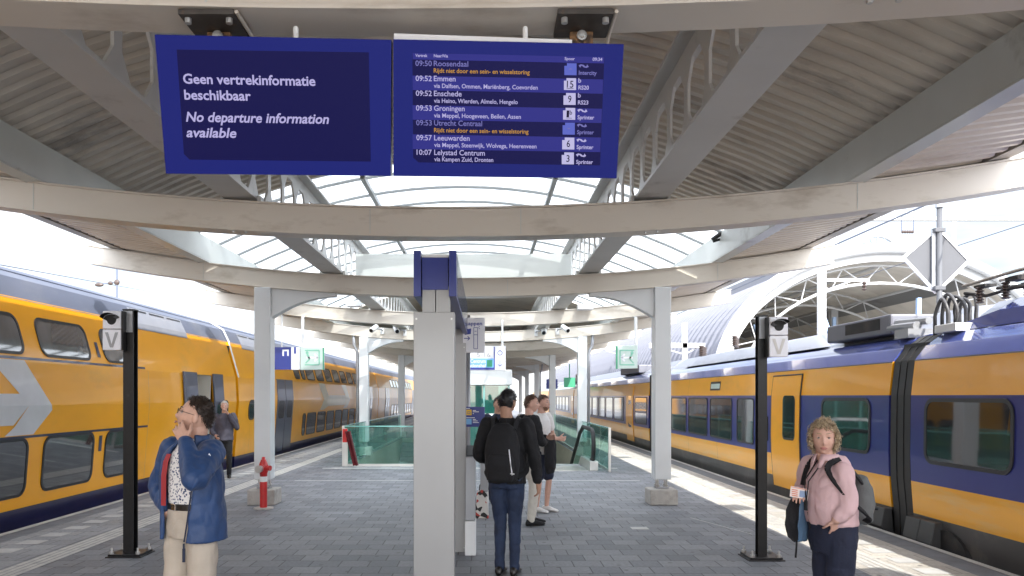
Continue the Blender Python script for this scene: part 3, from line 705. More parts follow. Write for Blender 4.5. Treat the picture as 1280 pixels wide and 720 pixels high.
def vents(c, y0, y1):
    m = MB(); m.grid([[c.P(y0,2.98,.006), c.P(y1,2.98,.006)],[c.P(y0,3.10,.006), c.P(y1,3.10,.006)],[c.P(y0,3.38,.006), c.P(y1,3.38,.006)]]); o = m.build('roof_vent', M['roofgrey'], c.root)
    g = MB(); n = 3
    for k in range(n):
        a = y0+(y1-y0)*(k+.08)/n; b = y0+(y1-y0)*(k+.92)/n; g.grid([[c.P(a,3.33,.012), c.P(b,3.33,.012)],[c.P(a,3.36,.012), c.P(b,3.36,.012)]])
    g.build('slot', M['wframe'], o)
# car 1
c, t = leftcar('nearest yellow double-deck carriage with a large grey arrow and an open door', -7.0, 20.05, notches=[(17.3, 18.3, 2.2, 1.1)])
for y0 in (-2.0, -.15, 1.7, 3.55, 5.4, 7.2, 9.55, 11.4):
    w_ = 1.40 if y0 > 9 else 1.4
    c.window(y0, y0+w_, .40, 1.12, .13)
    c.window(y0, y0+w_-.03, 2.33, 2.82, .13, pane=M['pane2'])
c.window(13.25, 14.1, .40, 1.12, .16); c.window(13.3, 14.5, 2.33, 2.82, .13, pane=M['pane2'])
c.rect(-6.9, 14.75, 2.225, 2.262, M['navy'], 'stripe', .004); c.rect(-6.9, 14.85, 1.155, 1.19, M['navy'], 'stripe', .004)
m = MB()
EMB = ([(10.09,2.215),(10.87,2.215),(11.5,1.6),(10.93,1.6),(10.72,1.76)], [(10.93,1.6),(11.5,1.6),(11.52,1.53),(11.08,1.2),(10.42,1.2),(10.63,1.32)], [(8.0,1.34),(10.60,1.34),(10.93,1.6),(8.0,1.6)], [(8.0,1.6),(10.93,1.6),(10.72,1.76),(8.0,1.76)], [(6.9,1.2),(7.4,1.2),(8.0,1.34),(8.0,1.6),(7.35,1.6)], [(7.35,1.6),(8.0,1.6),(8.0,1.76),(7.5,2.215),(6.7,2.215)])
for poly in EMB:
    m.poly([c.P(y,z,.006) for y, z in poly])
m.build('arrow_emblem', M['logowhite'], t)
c.text('1', 13.02, 2.36, .26, M['navy'], .10, 'class_numeral'); c.text('1', 13.0, .83, .26, M['navy'], .10, 'class_numeral')
vents(c, 14.8, 17.4)
# vestibule behind the open doorway
m = MB(); xi = LX-1.1; m.mi = 0
m.add([(xi,17.3,.02),(xi,18.3,.02),(xi,18.3,2.2),(xi,17.3,2.2)], [(0,1,2,3)])
for y in (17.3, 18.3): m.add([(xi,y,.02),(xi,y,2.2),(LX-.04,y,2.2),(LX-.1,y,.02)], [(0,1,2,3)])
m.add([(xi,17.3,2.199),(xi,18.3,2.199),(LX-.04,18.3,2.199),(LX-.04,17.3,2.199)], [(0,1,2,3)])
m.mi = 1; m.add([(xi,17.3,.02),(xi,18.3,.02),(LX-.1,18.3,.02),(LX-.1,17.3,.02)], [(0,1,2,3)])
m.build('vestibule', [M['interior'], M['under']], t)
m = MB(); m.tube([(LX-.35,17.75,.02),(LX-.35,17.75,2.19)], .03, 10); m.tube([(LX-.5,17.45,.02),(LX-.5,17.45,2.19)], .025, 10); m.build('grab_pole', M['chrome'], t, smooth=True)
doorleaf(c, 16.52, 17.28, off=.05, wy=(16.8,17.1)); doorleaf(c, 18.32, 18.98, off=.05, wy=(18.5,18.8))
c.window(19.08, 19.36, 1.0, 1.58, .12, .05)
for y in (16.75,): 
    o = MB(); o.lathe([(.05,0),(.05,.02)], (0,0,0), 12)
# gangway between cars
m = MB(); m.box(LX-2.6, LX-.25, 20.06, 20.24, .1, 3.0); solo('gangway_bellows', m, M['rubber'], 'black bellows between the two nearest yellow carriages', 'gangway')
# car 2
c, t = leftcar('second yellow double-deck carriage with faded white lettering beyond the left column', 20.25, 46.6)
c.window(21.15, 21.65, 1.14, 1.58, .16, .05)
m = MB(); m.tube([c.P(20.27,z,.01) for z in (2.2,3.1,3.4,3.6)], .025, 6); m.build('end_trim', M['white'], t)
for y0 in (24.0, 25.0): doorleaf(c, y0, y0+.94, off=.02)
for i, (a, b) in enumerate(((27.5,27.9),(28.15,29.6),(29.9,31.35),(31.65,33.1),(33.4,34.85),(35.1,36.5),(36.9,38.3),(38.6,40.0))): c.window(a, b, .40, 1.10, .12, .04)
for i, (a, b) in enumerate(((26.5,27.2),(27.5,28.0),(28.3,29.55),(29.95,31.2),(31.65,32.9),(33.35,34.6),(35.05,36.3),(36.75,38.0),(38.4,39.7))): c.window(a, b, 2.33, 2.80, .12, .03, pane=M['pane2'])
for a in (42.2, 43.2): doorleaf(c, a, a+.94, off=.02)
m = MB()
for poly in EMB: m.poly([c.P(30+(y-6.7)*1.4,z,.006) for y, z in poly])
m.build('faded_emblem', M['logofaint'], t)
vents(c, 21.3, 24.2); vents(c, 40.5, 43.5)
m = MB(); m.box(-6.37,-6.33,26.0,26.3,1.0,1.6); 
# farther cars
for (y0, y1, lb) in ((46.8, 73.3, 'third yellow double-deck carriage behind the second left column'), (73.5, 100, 'farthest yellow double-deck carriage near the vanishing point')):
    c, t = leftcar(lb, y0, y1)
    for k in range(9):
        a = y0+6.5+k*1.75; c.window(a, a+1.4, .4, 1.1, .12); c.window(a, a+1.3, 2.33, 2.8, .12, pane=M['pane2'])
    for a in (y0+3.2, y0+4.2, y1-5.2, y1-4.2): doorleaf(c, a, a+.94, off=.02)
# --- right: blue and yellow train
RP = [(-.35,.10),(.28,.04),(.68,.01),(1.0,0),(1.74,.01),(2.18,.06),(2.36,.20),(2.5,.40),(2.56,.62),(2.70,.84),(2.9,1.1),(2.93,1.4)]
RX = 5.27
def rb(z): return 4 if z < .28 else 1 if z < .68 else 2 if z < 1.74 else 0 if z < 2.18 else 3 if z < 2.54 else 5
RM = [M['yellow'], M['yellow2'], M['tblue'], M['tblue_roof'], M['skirt'], M['roofgrey']]
def rightcar(lb, y0, y1):
    t = thing('train_carriage', lb, 'train carriage', (RX+1.4, (y0+y1)/2, -1), 'sections of the blue and yellow train')
    c = Car(t, RX, 1, RP, 2.8); c.body(y0, y1, [.28,.68,1.74,2.18,2.54], rb, RM)
    for ys in [y0+2.6*k for k in range(1, int((y1-y0)/2.6))]:
        if 13 < ys < 15: continue
        m = MB(); m.grid([[c.P(ys,z,.0025), c.P(ys+.008,z,.0025)] for z in (.28,.68)]); m.grid([[c.P(ys,z,.0025), c.P(ys+.008,z,.0025)] for z in (1.74,2.18,2.36)]); m.build('panel_seam', M['skirt'], t)
    m = MB(); m.grid([[c.P(y0,z,.0025), c.P(y1,z,.0025)] for z in (2.165,2.18)]); m.build('panel_seam', M['skirt'], t)
    return c, t
def rbogie(t, yb):
    m = MB(); m.box(RX+.45, RX+2.35, yb-1.5, yb+1.5, -.78, -.36)
    for dy in (-1.15, 1.15):
        for x in (RX+.55, RX+2.2): m.tube([(x-.06,yb+dy,-.36),(x+.06,yb+dy,-.36)], .42, 24)
    m.build('bogie', M['under'], t)
# car A (nearest)
c, t = rightcar('nearest blue and yellow carriage section at the right picture edge', -9.0, 9.93)
c.window(8.02, 9.56, .97, 1.66, .12, .045); c.window(5.9, 7.4, .97, 1.66, .12, .045); c.window(3.8, 5.3, .97, 1.66, .12, .045)
rbogie(t, 6.5)
m = MB(); m.mi = 0                          # plastic fairings over the coupling
for ya, yb in ((9.30, 9.60), (9.615, 9.93)): 
    pts = [(RX-.05,.25),(RX-.10,.0),(RX+.02,-.16),(RX+.3,-.16),(RX+.3,.25)]; m.prism([(x, ya, z) for x, z in pts], (0, yb-ya, 0))
m.build('fairing', M['underplast'], t, bevel=.01)
m = MB(); m.tube([(RX+.02,9.2,-.32),(RX+.09,9.2,-.32)], .5, 28); m.build('wheel', M['under'], t)
m = MB(); m.tube([(RX+.0,9.15,-.05),(RX+.0,9.15,-.6)], .09, 10); m.build('damper', M['underplast'], t)
# raised roof cover and equipment
m = MB(); rows = []
for y, s_ in ((-8,1),(9.0,1),(9.6,.55)):
    rows.append([(RX+.45,y,2.52),(RX+.5,y,2.52+.18*s_),(RX+.75,y,2.52+.32*s_),(RX+1.2,y,2.52+.42*s_),(RX+2.3,y,2.52+.3*s_)])
m.grid(rows); m.build('roof_cover', M['tblue_roof'], t, smooth=False)
def insul(mb, x, y, z, h=.3, r=.09):
    n = 6; prof = []
    for k in range(n): prof += [(r*.55, h*k/n), (r, h*(k+.3)/n), (r, h*(k+.55)/n), (r*.55, h*(k+.9)/n)]
    mb.lathe(prof, (x,y,z), 12)
m = MB()
for y, dx in ((9.6,.66),(9.15,.68),(8.7,.72),(8.3,.75),(9.4,1.1),(8.8,1.15)): insul(m, RX+dx, y, 2.84, .20, .05)
m.build('insulator', M['insul'], t)
m = MB()
for k, (x, y) in enumerate(((RX+.70,9.55),(RX+.72,9.0),(RX+.75,8.45),(RX+1.1,9.3),(RX+1.1,8.6))): m.box(x-.07, x+.07, y-.10, y+.12, 3.03, 3.06+.02*(k % 3))
m.tube([(RX+.66,9.9,3.0),(RX+.68,9.5,2.92),(RX+.68,9.0,2.95),(RX+.7,8.3,2.9),(RX+.8,6,3.0)], .02, 8); m.tube([(RX+1.0,9.8,3.05),(RX+1.0,9,3.0),(RX+1.1,6,3.05)], .02, 8)
m.build('switchgear', M['under'], t)
m = MB()
m.tube([(RX+.70,10.0,3.10),(RX+.70,9.0,3.14),(RX+.74,7.2,3.16),(RX+.8,5.5,3.16)], .02, 8); m.tube([(RX+1.1,9.9,3.16),(RX+1.1,7.2,3.2),(RX+1.1,5.5,3.2)], .02, 8)
m.build('roof_rail', M['fascia'], t)
for k in range(5):                         # thick jumper cables looping between the sections
    m = MB(); x = RX+.42+.085*k; pts = [(x+.02*math.sin(a*2+k), 9.98+(.15+.02*((k*7)%3))*math.cos(a), 2.74+(.20+.03*((k*5)%3))*math.sin(a)) for a in [math.pi*i/14 for i in range(15)]]
    m.tube([(pts[0][0], pts[0][1], 2.5)]+pts+[(pts[-1][0], pts[-1][1], 2.5)], .023, 8); m.build('jumper_cable', M['cable'], t, smooth=True)
m = MB(); m.box(RX+.28, RX+.95, 9.45, 9.90, 2.50, 2.60); m.build('cable_bracket', M['white'], t, bevel=.01)
# bellows
m = MB(); pts = [(.06,-.25),(.045,.28),(.008,.68),(.002,1.0),(.012,1.74),(.062,2.18),(.205,2.365),(.405,2.505),(1.4,2.62),(2.7,2.3),(2.7,-.25)]
for k in range(6):
    a = 9.94+k*.085; m.prism([(RX+x+.008*(k % 2), a, z) for x, z in pts], (0,.075,0))
m.box(RX+.2, RX+2.6, 9.94, 10.46, -.2, 2.4)
solo('gangway_bellows', m, M['rubber'], 'black bellows between the two nearest blue and yellow sections', 'gangway')
# car B
c, t = rightcar('blue and yellow carriage section with the yellow door behind the woman', 10.47, 25.5)
c.window(11.0, 12.52, .97, 1.66, .12, .045)
for a, b in ((15.75,16.75),(17.15,18.75),(19.05,20.75),(21.05,22.7),(23.0,24.6)): c.window(a, b, .80, 1.66, .07, .03)
m = MB(); zz = [.10,.28,.68,1.0,1.74,2.08]; rows = [[c.P(13.42,z,.002), c.P(13.42,z,.022), c.P(14.72,z,.022), c.P(14.72,z,.002)] for z in zz]; m.grid(rows); m.poly(rows[0]); m.poly(rows[-1])
d = m.build('door', M['yellow'], t, bevel=.003)
g = MB(); g.poly([c.P(y,z,.027) for y, z in rrect(13.62,14.12,1.005,1.735,.08)]); g.build('pane', M['pane'], d)
g = MB(); g.poly([c.P(y,z,.0245) for y, z in rrect(13.585,14.155,.965,1.737,.1)]); g.build('pane_seal', M['wframe'], d)
for y in (13.40, 14.74):
    m = MB(); m.tube([c.P(y,z,.006) for z in (.1,.28,.68,1.0,1.74,2.1)], .014, 6); m.build('door_seal', M['wframe'], t)
m = MB(); m.tube([c.P(y,2.095,.006) for y in (13.4,14.74)], .014, 6); m.build('door_seal', M['wframe'], t)
m = MB(); m.tube([c.P(14.85,.9,.04), c.P(14.85,1.35,.04)], .012, 6); m.build('grab_rail', M['black'], t)
c.text('2', 14.0, 1.86, .13, M['navy'], .06, 'class_numeral')
c.rect(18.05, 18.85, 1.86, 2.06, M['wframe'], 'destination_display', .006)
c.rect(18.10, 18.80, 1.90, 2.01, M['greensign'], 'display_glass', .008)
rbogie(t, 11.9)
m = MB()
pts = [(RX-.05,.26),(RX-.10,.02),(RX+.02,-.14),(RX+.3,-.14),(RX+.3,.26)]; m.prism([(x, 10.47, z) for x, z in pts], (0, 1.2, 0)); m.build('fairing', M['underplast'], t, bevel=.01)
m = MB(); m.box(RX+.40, RX+1.9, 11.2, 13.3, 2.6, 2.88); m.build('roof_unit', M['hallroof'], t, bevel=.03)
m = MB(); m.box(RX+.393, RX+.399, 11.5, 12.6, 2.68, 2.84); m.build('roof_grille', M['under'], t)
m = MB()
rows = []
for y, h in ((13.7,.02),(14.3,.28),(22,.30),(23.4,.02)): rows.append([(RX+.42,y,2.55),(RX+.6,y,2.56+h*.8),(RX+1.4,y,2.58+h*1.3),(RX+2.2,y,2.56+h*.8)])
m.grid(rows); m.build('roof_fairing', M['roofgrey'], t, smooth=True)
m = MB(); m.tube([(RX+.45,10.6,2.66),(RX+.45,11.3,2.68)], .06, 10); m.tube([(RX+.55,10.5,2.72),(RX+.5,11.2,2.75)], .05, 10); m.box(RX+.3, RX+1.0, 10.55, 10.9, 2.5, 2.62); m.build('roof_coupling', M['greymetal'], t)
m = MB()
for k in range(3): insul(m, RX+.8+.15*k, 19.5+.4*k, 2.95, .25, .07)
for k in range(3): insul(m, RX+.8+.15*k, 22.5+.4*k, 2.85, .3, .08)
m.build('insulator', M['insul'], t)
m = MB(); m.box(RX+.04, RX+2.6, 25.51, 25.88, -.2, 2.4); solo('gangway_bellows', m, M['rubber'], 'black bellows seen just left of the right column', 'gangway')
# car C and beyond
for i, (y0, y1, lb) in enumerate(((25.9, 44.5, 'blue and yellow section with a door seen left of the nearest right column'), (45.0, 63.5, 'farther blue and yellow section beyond the second right column'), (64.0, 90, 'farthest blue and yellow section near the vanishing point'))):
    c, t = rightcar(lb, y0, y1)
    ws = ((26.2,28.2),(30.6,32.8),(33.2,35.0),(35.4,37.2),(37.6,39.4),(39.8,41.6)) if i == 0 else [(y0+6+2.2*k, y0+7.8+2.2*k) for k in range(5)]
    for a, b in ws: c.window(a, b, .80, 1.66, .07, .03)
    yd = 28.6 if i == 0 else y0+3
    m = MB(); rows = [[c.P(yd,z,.002), c.P(yd,z,.022), c.P(yd+1.35,z,.022), c.P(yd+1.35,z,.002)] for z in zz]; m.grid(rows); m.poly(rows[0]); m.poly(rows[-1])
    d = m.build('door', M['yellow'], t); g = MB(); g.poly([c.P(y,z,.027) for y, z in rrect(yd+.25,yd+.85,.6,1.735,.08)]); g.build('pane', M['pane'], d)
    m = MB(); m.box(RX+.45, RX+2.3, y0+4, y0+8, 2.6, 2.9); m.build('roof_unit', M['hallroof'], t, bevel=.03)
    m = MB()
    for k in range(4): insul(m, RX+.7, y0+6+.5*k, 2.85, .3, .08)
    m.build('insulator', M['insul'], t)
    if i < 2:
        m = MB(); m.box(RX+.04, RX+2.6, y1+.01, y1+.49, -.2, 2.4); solo('gangway_bellows', m, M['rubber'], ['black bellows far down the blue and yellow train', 'farthest black bellows of the blue and yellow train'][i], 'gangway')
# ------------------------------------------------------------------ departure screens hung from the nearest crossbeam
TL, TR, BL, BR = W(193,43,3.22), W(780,55,3.30), W(207,217,3.36), W(771,223,3.44)
U = (TR-TL).normalized(); Nf = U.cross(TL-BL).normalized()
if Nf.y > 0: Nf = -Nf                      # faces the camera side
V = Nf.cross(U).normalized()
PO = (TL+TR+BL+BR)/4
EYE = Vector((0,0,CAMZ))
def sp(px, py, lift=0):                    # point of the screen plane seen at this pixel
    d = W(px, py, 1)-EYE; t_ = (PO-EYE).dot(Nf)/d.dot(Nf); return EYE+d*t_+Nf*lift
def screen(name, q, label, inner):
    t = thing('departure_screen', label, 'departure screen', tuple(sp(*q[0])), 'departure screens')
    Q = [sp(*p) for p in q]
    m = MB(); m.prism([p-Nf*.09 for p in Q], Nf*.08); m.build('housing', M['black'], t)
    m = MB(); m.prism([p-Nf*.009 for p in Q], Nf*.008); m.build('frame', M['screenframe'], t, bevel=.002)
    I = [sp(*p, .0015) for p in inner]
    m = MB(); m.poly(I); m.build('display', M['screen'], t)
    return t
def line(t, s, px0, px1, py, mt, lift=.003, bold=.012, shear=0, cap=None, name='lettering', rows=None):
    a = sp(px0, py); b = sp(px1, py+ (px1-px0)*.012); wd = (b-a).length
    h = cap*a.y/1000/ max(.2, 1) if cap else None
    return text_mb(s, a, U, V, wd, h, bold, shear, lift=lift)
t = screen('left', [(193,43),(489,49.5),(488.3,220),(207,217)], 'left blue screen saying no departure information is available', [(221,62),(461,65.5),(463.5,202),(237,199.5),(230,192.5)])
rows = [('Geen vertrekinformatie',229.5,394.5,104.3,0),('beschikbaar',231,314,124.3,0),('No departure information',232.8,411.5,151.8,.22),('available',233.5,296,171.2,.22)]
for s, a, b, y, sh in rows:
    cap = 11.2
    m = line(t, s, a, b, y, None, cap=cap, bold=.022, shear=sh); m.build('message_line', M['txt'], t)
t = screen('right', [(491.5,48.8),(780,55),(771,223),(491.8,220)], 'right blue screen listing train departures', [(515.5,66),(755.4,72),(750,206.8),(523,203),(516.5,197)])
def bandpoly(y0, y1):                      # row strip between heights read at the left edge
    return [sp(515.7, y0, .0025), sp(755-(y0-66)*.040, y0+5.2-(y0-66)*.012, .0025), sp(755-(y1-66)*.040, y1+5.2-(y1-66)*.012, .0025), sp(516, y1, .0025)]
for y0, y1 in ((66.3,74.3),(94.6,112.6),(131.6,149.6),(168.0,186.4)):
    m = MB(); m.poly(bandpoly(y0, y1)); m.build('row_band', M['screenband'], t)
L = [('09:50','Roosendaal',585.3,82.4,'Rijdt niet door een sein- en wisselstoring',662,90.6,'-','Intercity',1),
     ('09:52','Emmen',569.5,101.2,'via Dalfsen, Ommen, Mari\u00ebnberg, Coevorden',672,109.6,'15','RS20',0),
     ('09:52','Enschede',577,119.8,'via Heino, Wierden, Almelo, Hengelo',647,128.2,'9','RS23',0),
     ('09:53','Groningen',580.8,138.2,'via Meppel, Hoogeveen, Beilen, Assen',651,146.6,'1b','Sprinter',0),
     ('09:53','Utrecht Centraal',602.6,156.6,'Rijdt niet door een sein- en wisselstoring',660.5,165.0,'-','Sprinter',1),
     ('09:57','Leeuwarden',587,175.2,'via Meppel, Steenwijk, Wolvega, Heerenveen',670.5,183.4,'6','Sprinter',0),
     ('10:07','Lelystad Centrum',606,193.4,'via Kampen Zuid, Dronten',616.5,201.2,'3','Sprinter',0)]
for i, (tm, nm, x1, y, sub, x2, y2, tr, kind, off) in enumerate(L):
    mt = M['txtdim'] if off else M['txt']
    line(t, tm, 519.3+i*.25, 539.8, y, None, cap=6.2, bold=.012, lift=.004).build('time', mt, t)
    line(t, nm, 542.2+i*.1, x1, y+.25, None, cap=6.2, bold=.012, lift=.004).build('destination', M['txt'] if not off else M['txtdim'], t)
    line(t, sub, 542.2+i*.1, x2, y2+.25, None, cap=5.0, bold=.014, lift=.004).build('via_line', M['txtamber'] if off else M['txt'], t)
    xa = 705.3-i*.55; ya = 79.2+i*18.55-(.4*i*0); w_ = 15.2; h_ = 14.8
    pts = [(xa,ya+h_),(xa,ya+3.2),(xa+3.2,ya+3.2),(xa+3.2,ya),(xa+w_,ya+.2),(xa+w_,ya+h_+.2)]
    m = MB(); m.poly([sp(a, b, .004) for a, b in pts]); tl = m.build('track_tile', M['tiledim'] if off else M['tilewhite'], t)
    if tr == '1b':
        m = line(t, '1', xa+4.2, xa+7.4, ya+11.8, None, cap=8, bold=.01, lift=.0052); m2 = line(t, 'b', xa+8.2, xa+11.2, ya+8.4, None, cap=5.0, bold=.01, lift=.0052); b0 = len(m.v)
        m.add(m2.v, m2.f); m.poly([sp(a, b, .0052) for a, b in ((xa+4,ya+12.6),(xa+11,ya+12.7),(xa+11,ya+13.2),(xa+4,ya+13.1))])
    else:
        ww = {'15': 8.2, '9': 4.2, '6': 4.2, '3': 4.0, '-': 3.}[tr]
        m = line(t, tr, xa+w_/2-ww/2, xa+w_/2+ww/2, ya+11.8 if tr != '-' else ya+10, None, cap=8, bold=.008, lift=.0052)
        if tr == '15': m.poly([sp(a, b, .0052) for a, b in ((xa+3.3,ya+12.6),(xa+12,ya+12.7),(xa+12,ya+13.3),(xa+3.3,ya+13.2))])
    m.build('track_number', M['tileink'] if not off else M['txtdim'], tl)
    xk = 723.2-i*.55; wk = {'Intercity': 22.5, 'RS20': 13.2, 'RS23': 13, 'Sprinter': 21}[kind]
    line(t, kind, xk, xk+wk, ya+14.2, None, cap=4.6, bold=.022, lift=.004).build('service', mt, t)
    if kind.startswith('RS'): line(t, 'b', xk, xk+3.6, ya+5.6, None, cap=5.2, bold=.02, lift=.004).build('operator_emblem', mt, t)
    else:                                  # emblem: two arrows folded round each other
        m = MB(); cx, cy = xk+6.2, ya+3.6
        for sg in (1, -1):
            path = [(-4.6,.2),(-3.0,-1.9),(-.6,-1.9),(1.2,.2),(3.0,1.7),(4.8,.4)]
            P3 = [sp(cx+sg*a, cy+sg*b*.8+.4*sg, .0045) for a, b in path]
            for a, b in zip(P3, P3[1:]): m.bar(a, b, .0042, .0006, up=Nf)
            m.poly([sp(cx+sg*a, cy+sg*b, .005) for a, b in ((4.2,-2.2),(6.4,.9),(3.6,2.3))])
        m.build('operator_emblem', mt, t)
line(t, 'Vertrek', 519.2, 534.3, 71.2, None, cap=3.4, bold=.02, lift=.004).build('heading', M['txt'], t)
line(t, 'Naar/Via', 542.3, 560, 71.6, None, cap=3.4, bold=.02, lift=.004).build('heading', M['txt'], t)
line(t, 'Spoor', 705.6, 718.3, 75.2, None, cap=3.4, bold=.02, lift=.004).build('heading', M['txt'], t)
line(t, '09:34', 740.5, 752.6, 76.2, None, cap=3.8, bold=.02, lift=.004).build('clock', M['txt'], t)
# white upper ledge of the right screen, brackets
m = MB(); m.prism([sp(492,48.2)-Nf*.02, sp(716,53.0)-Nf*.02, sp(716,48.6)-Nf*.02, sp(492,40.6)-Nf*.02], -Nf*.10)
m.build('top_ledge', M['white'], t)
for px, lb in ((270,'left rusty bracket bolted under the nearest crossbeam'),(728,'right rusty bracket bolted under the nearest crossbeam')):
    xc = (px-607)*3.4/1000; o = abs(xc-C0); z = zb(o)-.003
    b = thing('hanging_bracket', lb, 'bracket', (xc, 3.4, z), 'screen brackets')
    m = MB(); m.box(xc-.115, xc+.115, 3.275, 3.50, z-.022, z); m.build('base_plate', M['darkplate'], b, bevel=.003)
    m = MB(); m.box(xc-.05, xc+.05, 3.43, 3.46, z-.16, z-.023); m.build('lug', M['rust'], b, bevel=.004)
    for dx in (-.085, .085):
        for dy in (3.31,):
            m = MB(); m.tube([(xc+dx,dy,z-.045),(xc+dx,dy,z-.023)], .014, 8); m.build('bolt', M['bolt'], b)
    m = MB(); m.tube([(xc,3.40,z-.045),(xc,3.48,z-.045)], .014, 12); m.tube([(xc,3.415,z-.045),(xc,3.428,z-.045)], .022, 12); m.build('pin', M['bolt'], b)
    m = MB(); m.tube([(xc+.125,3.275,z-.012),(xc+.125,3.48,z-.014),(xc+.125,3.53,z-.03)], .008, 8); m.build('cable', M['cream'], b)
    m = MB(); m.bar((xc,3.445,z-.16), (xc, 3.36, z-.20), .05, .012); m.build('hanger', M['rust'], b)
for px in (367, 658):
    p = sp(px, 47); m = MB(); m.tube([p-Nf*.05, p-Nf*.05+Vector((0,0,.045))], .011, 10); m.ball(p-Nf*.05+Vector((0,0,.045)), .011)
    solo('cable_gland', m, M['white'], 'small white stub on top of the left screen' if px < 400 else 'small white stub on top of the right screen', 'cable gland')

# ------------------------------------------------------------------ double-sided information sign on two steel posts
t = thing('platform_sign', 'tall grey steel post sign seen end-on with dark blue panels on top', 'sign', (-.36, 5.7, 0))
for y0 in (5.60, 8.86):
    m = MB(); m.box(-.505, -.218, y0, y0+.16, 0, 2.318); m.build('post', M['pillar'], t, bevel=.004)
    m = MB()
    for zz_ in (.05, 2.27):
        for xx_ in (-.485, -.238): m.tube([(xx_,y0-.004,zz_),(xx_,y0+.002,zz_)], .007, 8)
    m.build('screw_row', M['bolt'], t)
    for a, b in ((-.445,-.354),(-.348,-.252)):
        m = MB(); m.box(a, b, y0+.02, y0+.14, 2.318, 2.50); m.build('post_top', M['pillar'], t, bevel=.002)
for a, b in ((-.502,-.452),(-.256,-.204)):
    m = MB(); m.box(a, b, 5.58, 8.95, 2.425, 2.745); m.build('sign_panel', M['signblue'], t, bevel=.002)
m = MB(); m.box(-.446, -.262, 5.605, 8.9, 2.475, 2.70); m.build('core', M['signblue'], t)
m = MB(); m.box(-.446, -.262, 5.61, 8.9, 2.702, 2.722); m.build('top_light', M['white'], t)
m = MB(); m.box(-.202, -.200, 5.7, 8.9, 2.44, 2.73); m.build('side_glass', clear('sign_glass', (.9,.93,.95), .35), t)

# check-in posts, way sign and bag between the pillar and the waiting people
def checkin(x, y, label, h, yellow):
    t = thing('checkin_post', label, 'check-in post', (x, y, 0), 'check-in posts')
    m = MB(); m.prism([(x-.055,y-.13,.38),(x-.055,y-.13,h-.10),(x-.055,y+.10,h),(x-.055,y+.13,h-.02),(x-.055,y+.13,.38)], (.11,0,0)); m.build('body', M['greymetal'], t, bevel=.006)
    m = MB(); m.box(x-.06, x+.06, y-.14, y+.14, 0, .375); m.build('foot', M['white'], t, bevel=.008)
    m = MB(); m.box(x-.05, x+.05, y-.12, y+.11, h-.004+.0, h+.012) if 0 else None
    m.prism([(x-.045,y-.125,h-.094),(x-.045,y+.09,h+.002),(x-.045,y+.085,h+.012),(x-.045,y-.13,h-.084)], (.09,0,0)); m.build('reader_face', M['yellowplast'] if yellow else M['black'], t)
    if yellow:
        m = MB(); m.box(x-.058, x+.058, y-.135, y-.131, h-.42, h-.12); m.build('front_panel', M['yellowplast'], t)
checkin(-.165, 8.80, 'grey check-in post with a white foot right beside the steel post', 1.17, False)
checkin(-.02, 11.45, 'grey check-in post with a yellow front beside the patterned bag', 1.25, True)
checkin(-.40, 12.0, 'yellow check-in post mostly hidden behind the steel post', 1.25, True)
t = thing('way_sign', 'white pictogram sign and small blue sign on a slim grey pole', 'sign', (-.21, 9.6, 0))
m = MB(); m.tube([(-.21,9.6,0),(-.21,9.6,2.7)], .027, 12); m.build('pole', M['greymetal'], t, smooth=True)
p = [W(560,397,9.55), W(606,397,9.55), W(606,441,9.55), W(560,441,9.55)]
m = MB(); m.prism(p, (0,.02,0)); pn = m.build('pictogram_panel', M['signwhite'], t, bevel=.003)
F = Vector((0,-1,0))
def flat(pts, Y, lift=.003): return [W(a, b, Y)+F*lift for a, b in pts]
m = text_mb('Overstappen', W(564.5,406.5,9.55), (1,0,0), (0,0,1), .365, .042, .02, lift=.003); m.build('lettering', M['ink'], pn)
m = MB(); 
m.poly(flat(((580,412.5),(589,410.5),(588.5,417.5),(581,418.5)), 9.55)); m.build('card_symbol', M['ink'], pn)
m = MB()
for a, b in (((580,423),(587,423)),((584.5,420.5),(587.2,423)),((584.5,425.5),(587.2,423))): m.bar(W(*a,9.55)+F*.003, W(*b,9.55)+F*.003, .009, .001, up=(0,1,0))
m.build('arrow_symbol', M['ink'], pn)
m = MB()
for a, b in (((592.2,409.5),(592.2,436)),((597,409.5),(597,436)),((592.2,436),(597,436)),((592.2,409.5),(597,409.5)),((592.2,418.5),(597,418.5)),((598,409.5),(599.5,407.8)),((598.4,411),(600,410.6)),((593.4,414),(595.8,414))): m.bar(W(*a,9.55)+F*.003, W(*b,9.55)+F*.003, .006, .001, up=(0,1,0))
m.build('post_symbol', M['ink'], pn)
p = [W(571.5,508.5,9.55), W(606,508.5,9.55), W(606,533.5,9.55), W(571.5,533.5,9.55)]
m = MB(); m.prism(p, (0,.02,0)); pn = m.build('blue_panel', M['signblue'], t, bevel=.003)
m = MB(); m.poly(flat(((582.5,512),(589.5,512),(589.5,519),(582.5,519)), 9.55)); m.build('yellow_emblem', M['yellowplast'], pn)
m = MB(); m.poly(flat(((582.5,523.5),(589.5,523.5),(589.5,530.5),(582.5,530.5)), 9.55)); m.build('blue_emblem', M['lightblue'], pn)
m = MB()
for a, b in (((583.8,515.2),(586.5,514.6)),((586.5,514.6),(588.3,515.8)),((583.8,516.4),(585.6,517.4)),((585.6,517.4),(588.3,516.6))): m.bar(W(*a,9.55)+F*.0045, W(*b,9.55)+F*.0045, .006, .001, up=(0,1,0))
m.build('emblem_mark', M['ink'], pn)
for x0, x1, y in ((591,595,513.2),(591,598.5,514.8),(591,592.3,517),(591,595,524.3),(591,597,526.2),(591,598.5,528.2),(582.3,587.5,510.6),(582.5,593.5,522.2)):
    m = MB(); m.poly(flat(((x0,y-.45),(x1,y-.45),(x1,y+.35),(x0,y+.35)), 9.55)); m.build('small_print', M['signwhite'], pn)
m = MB()
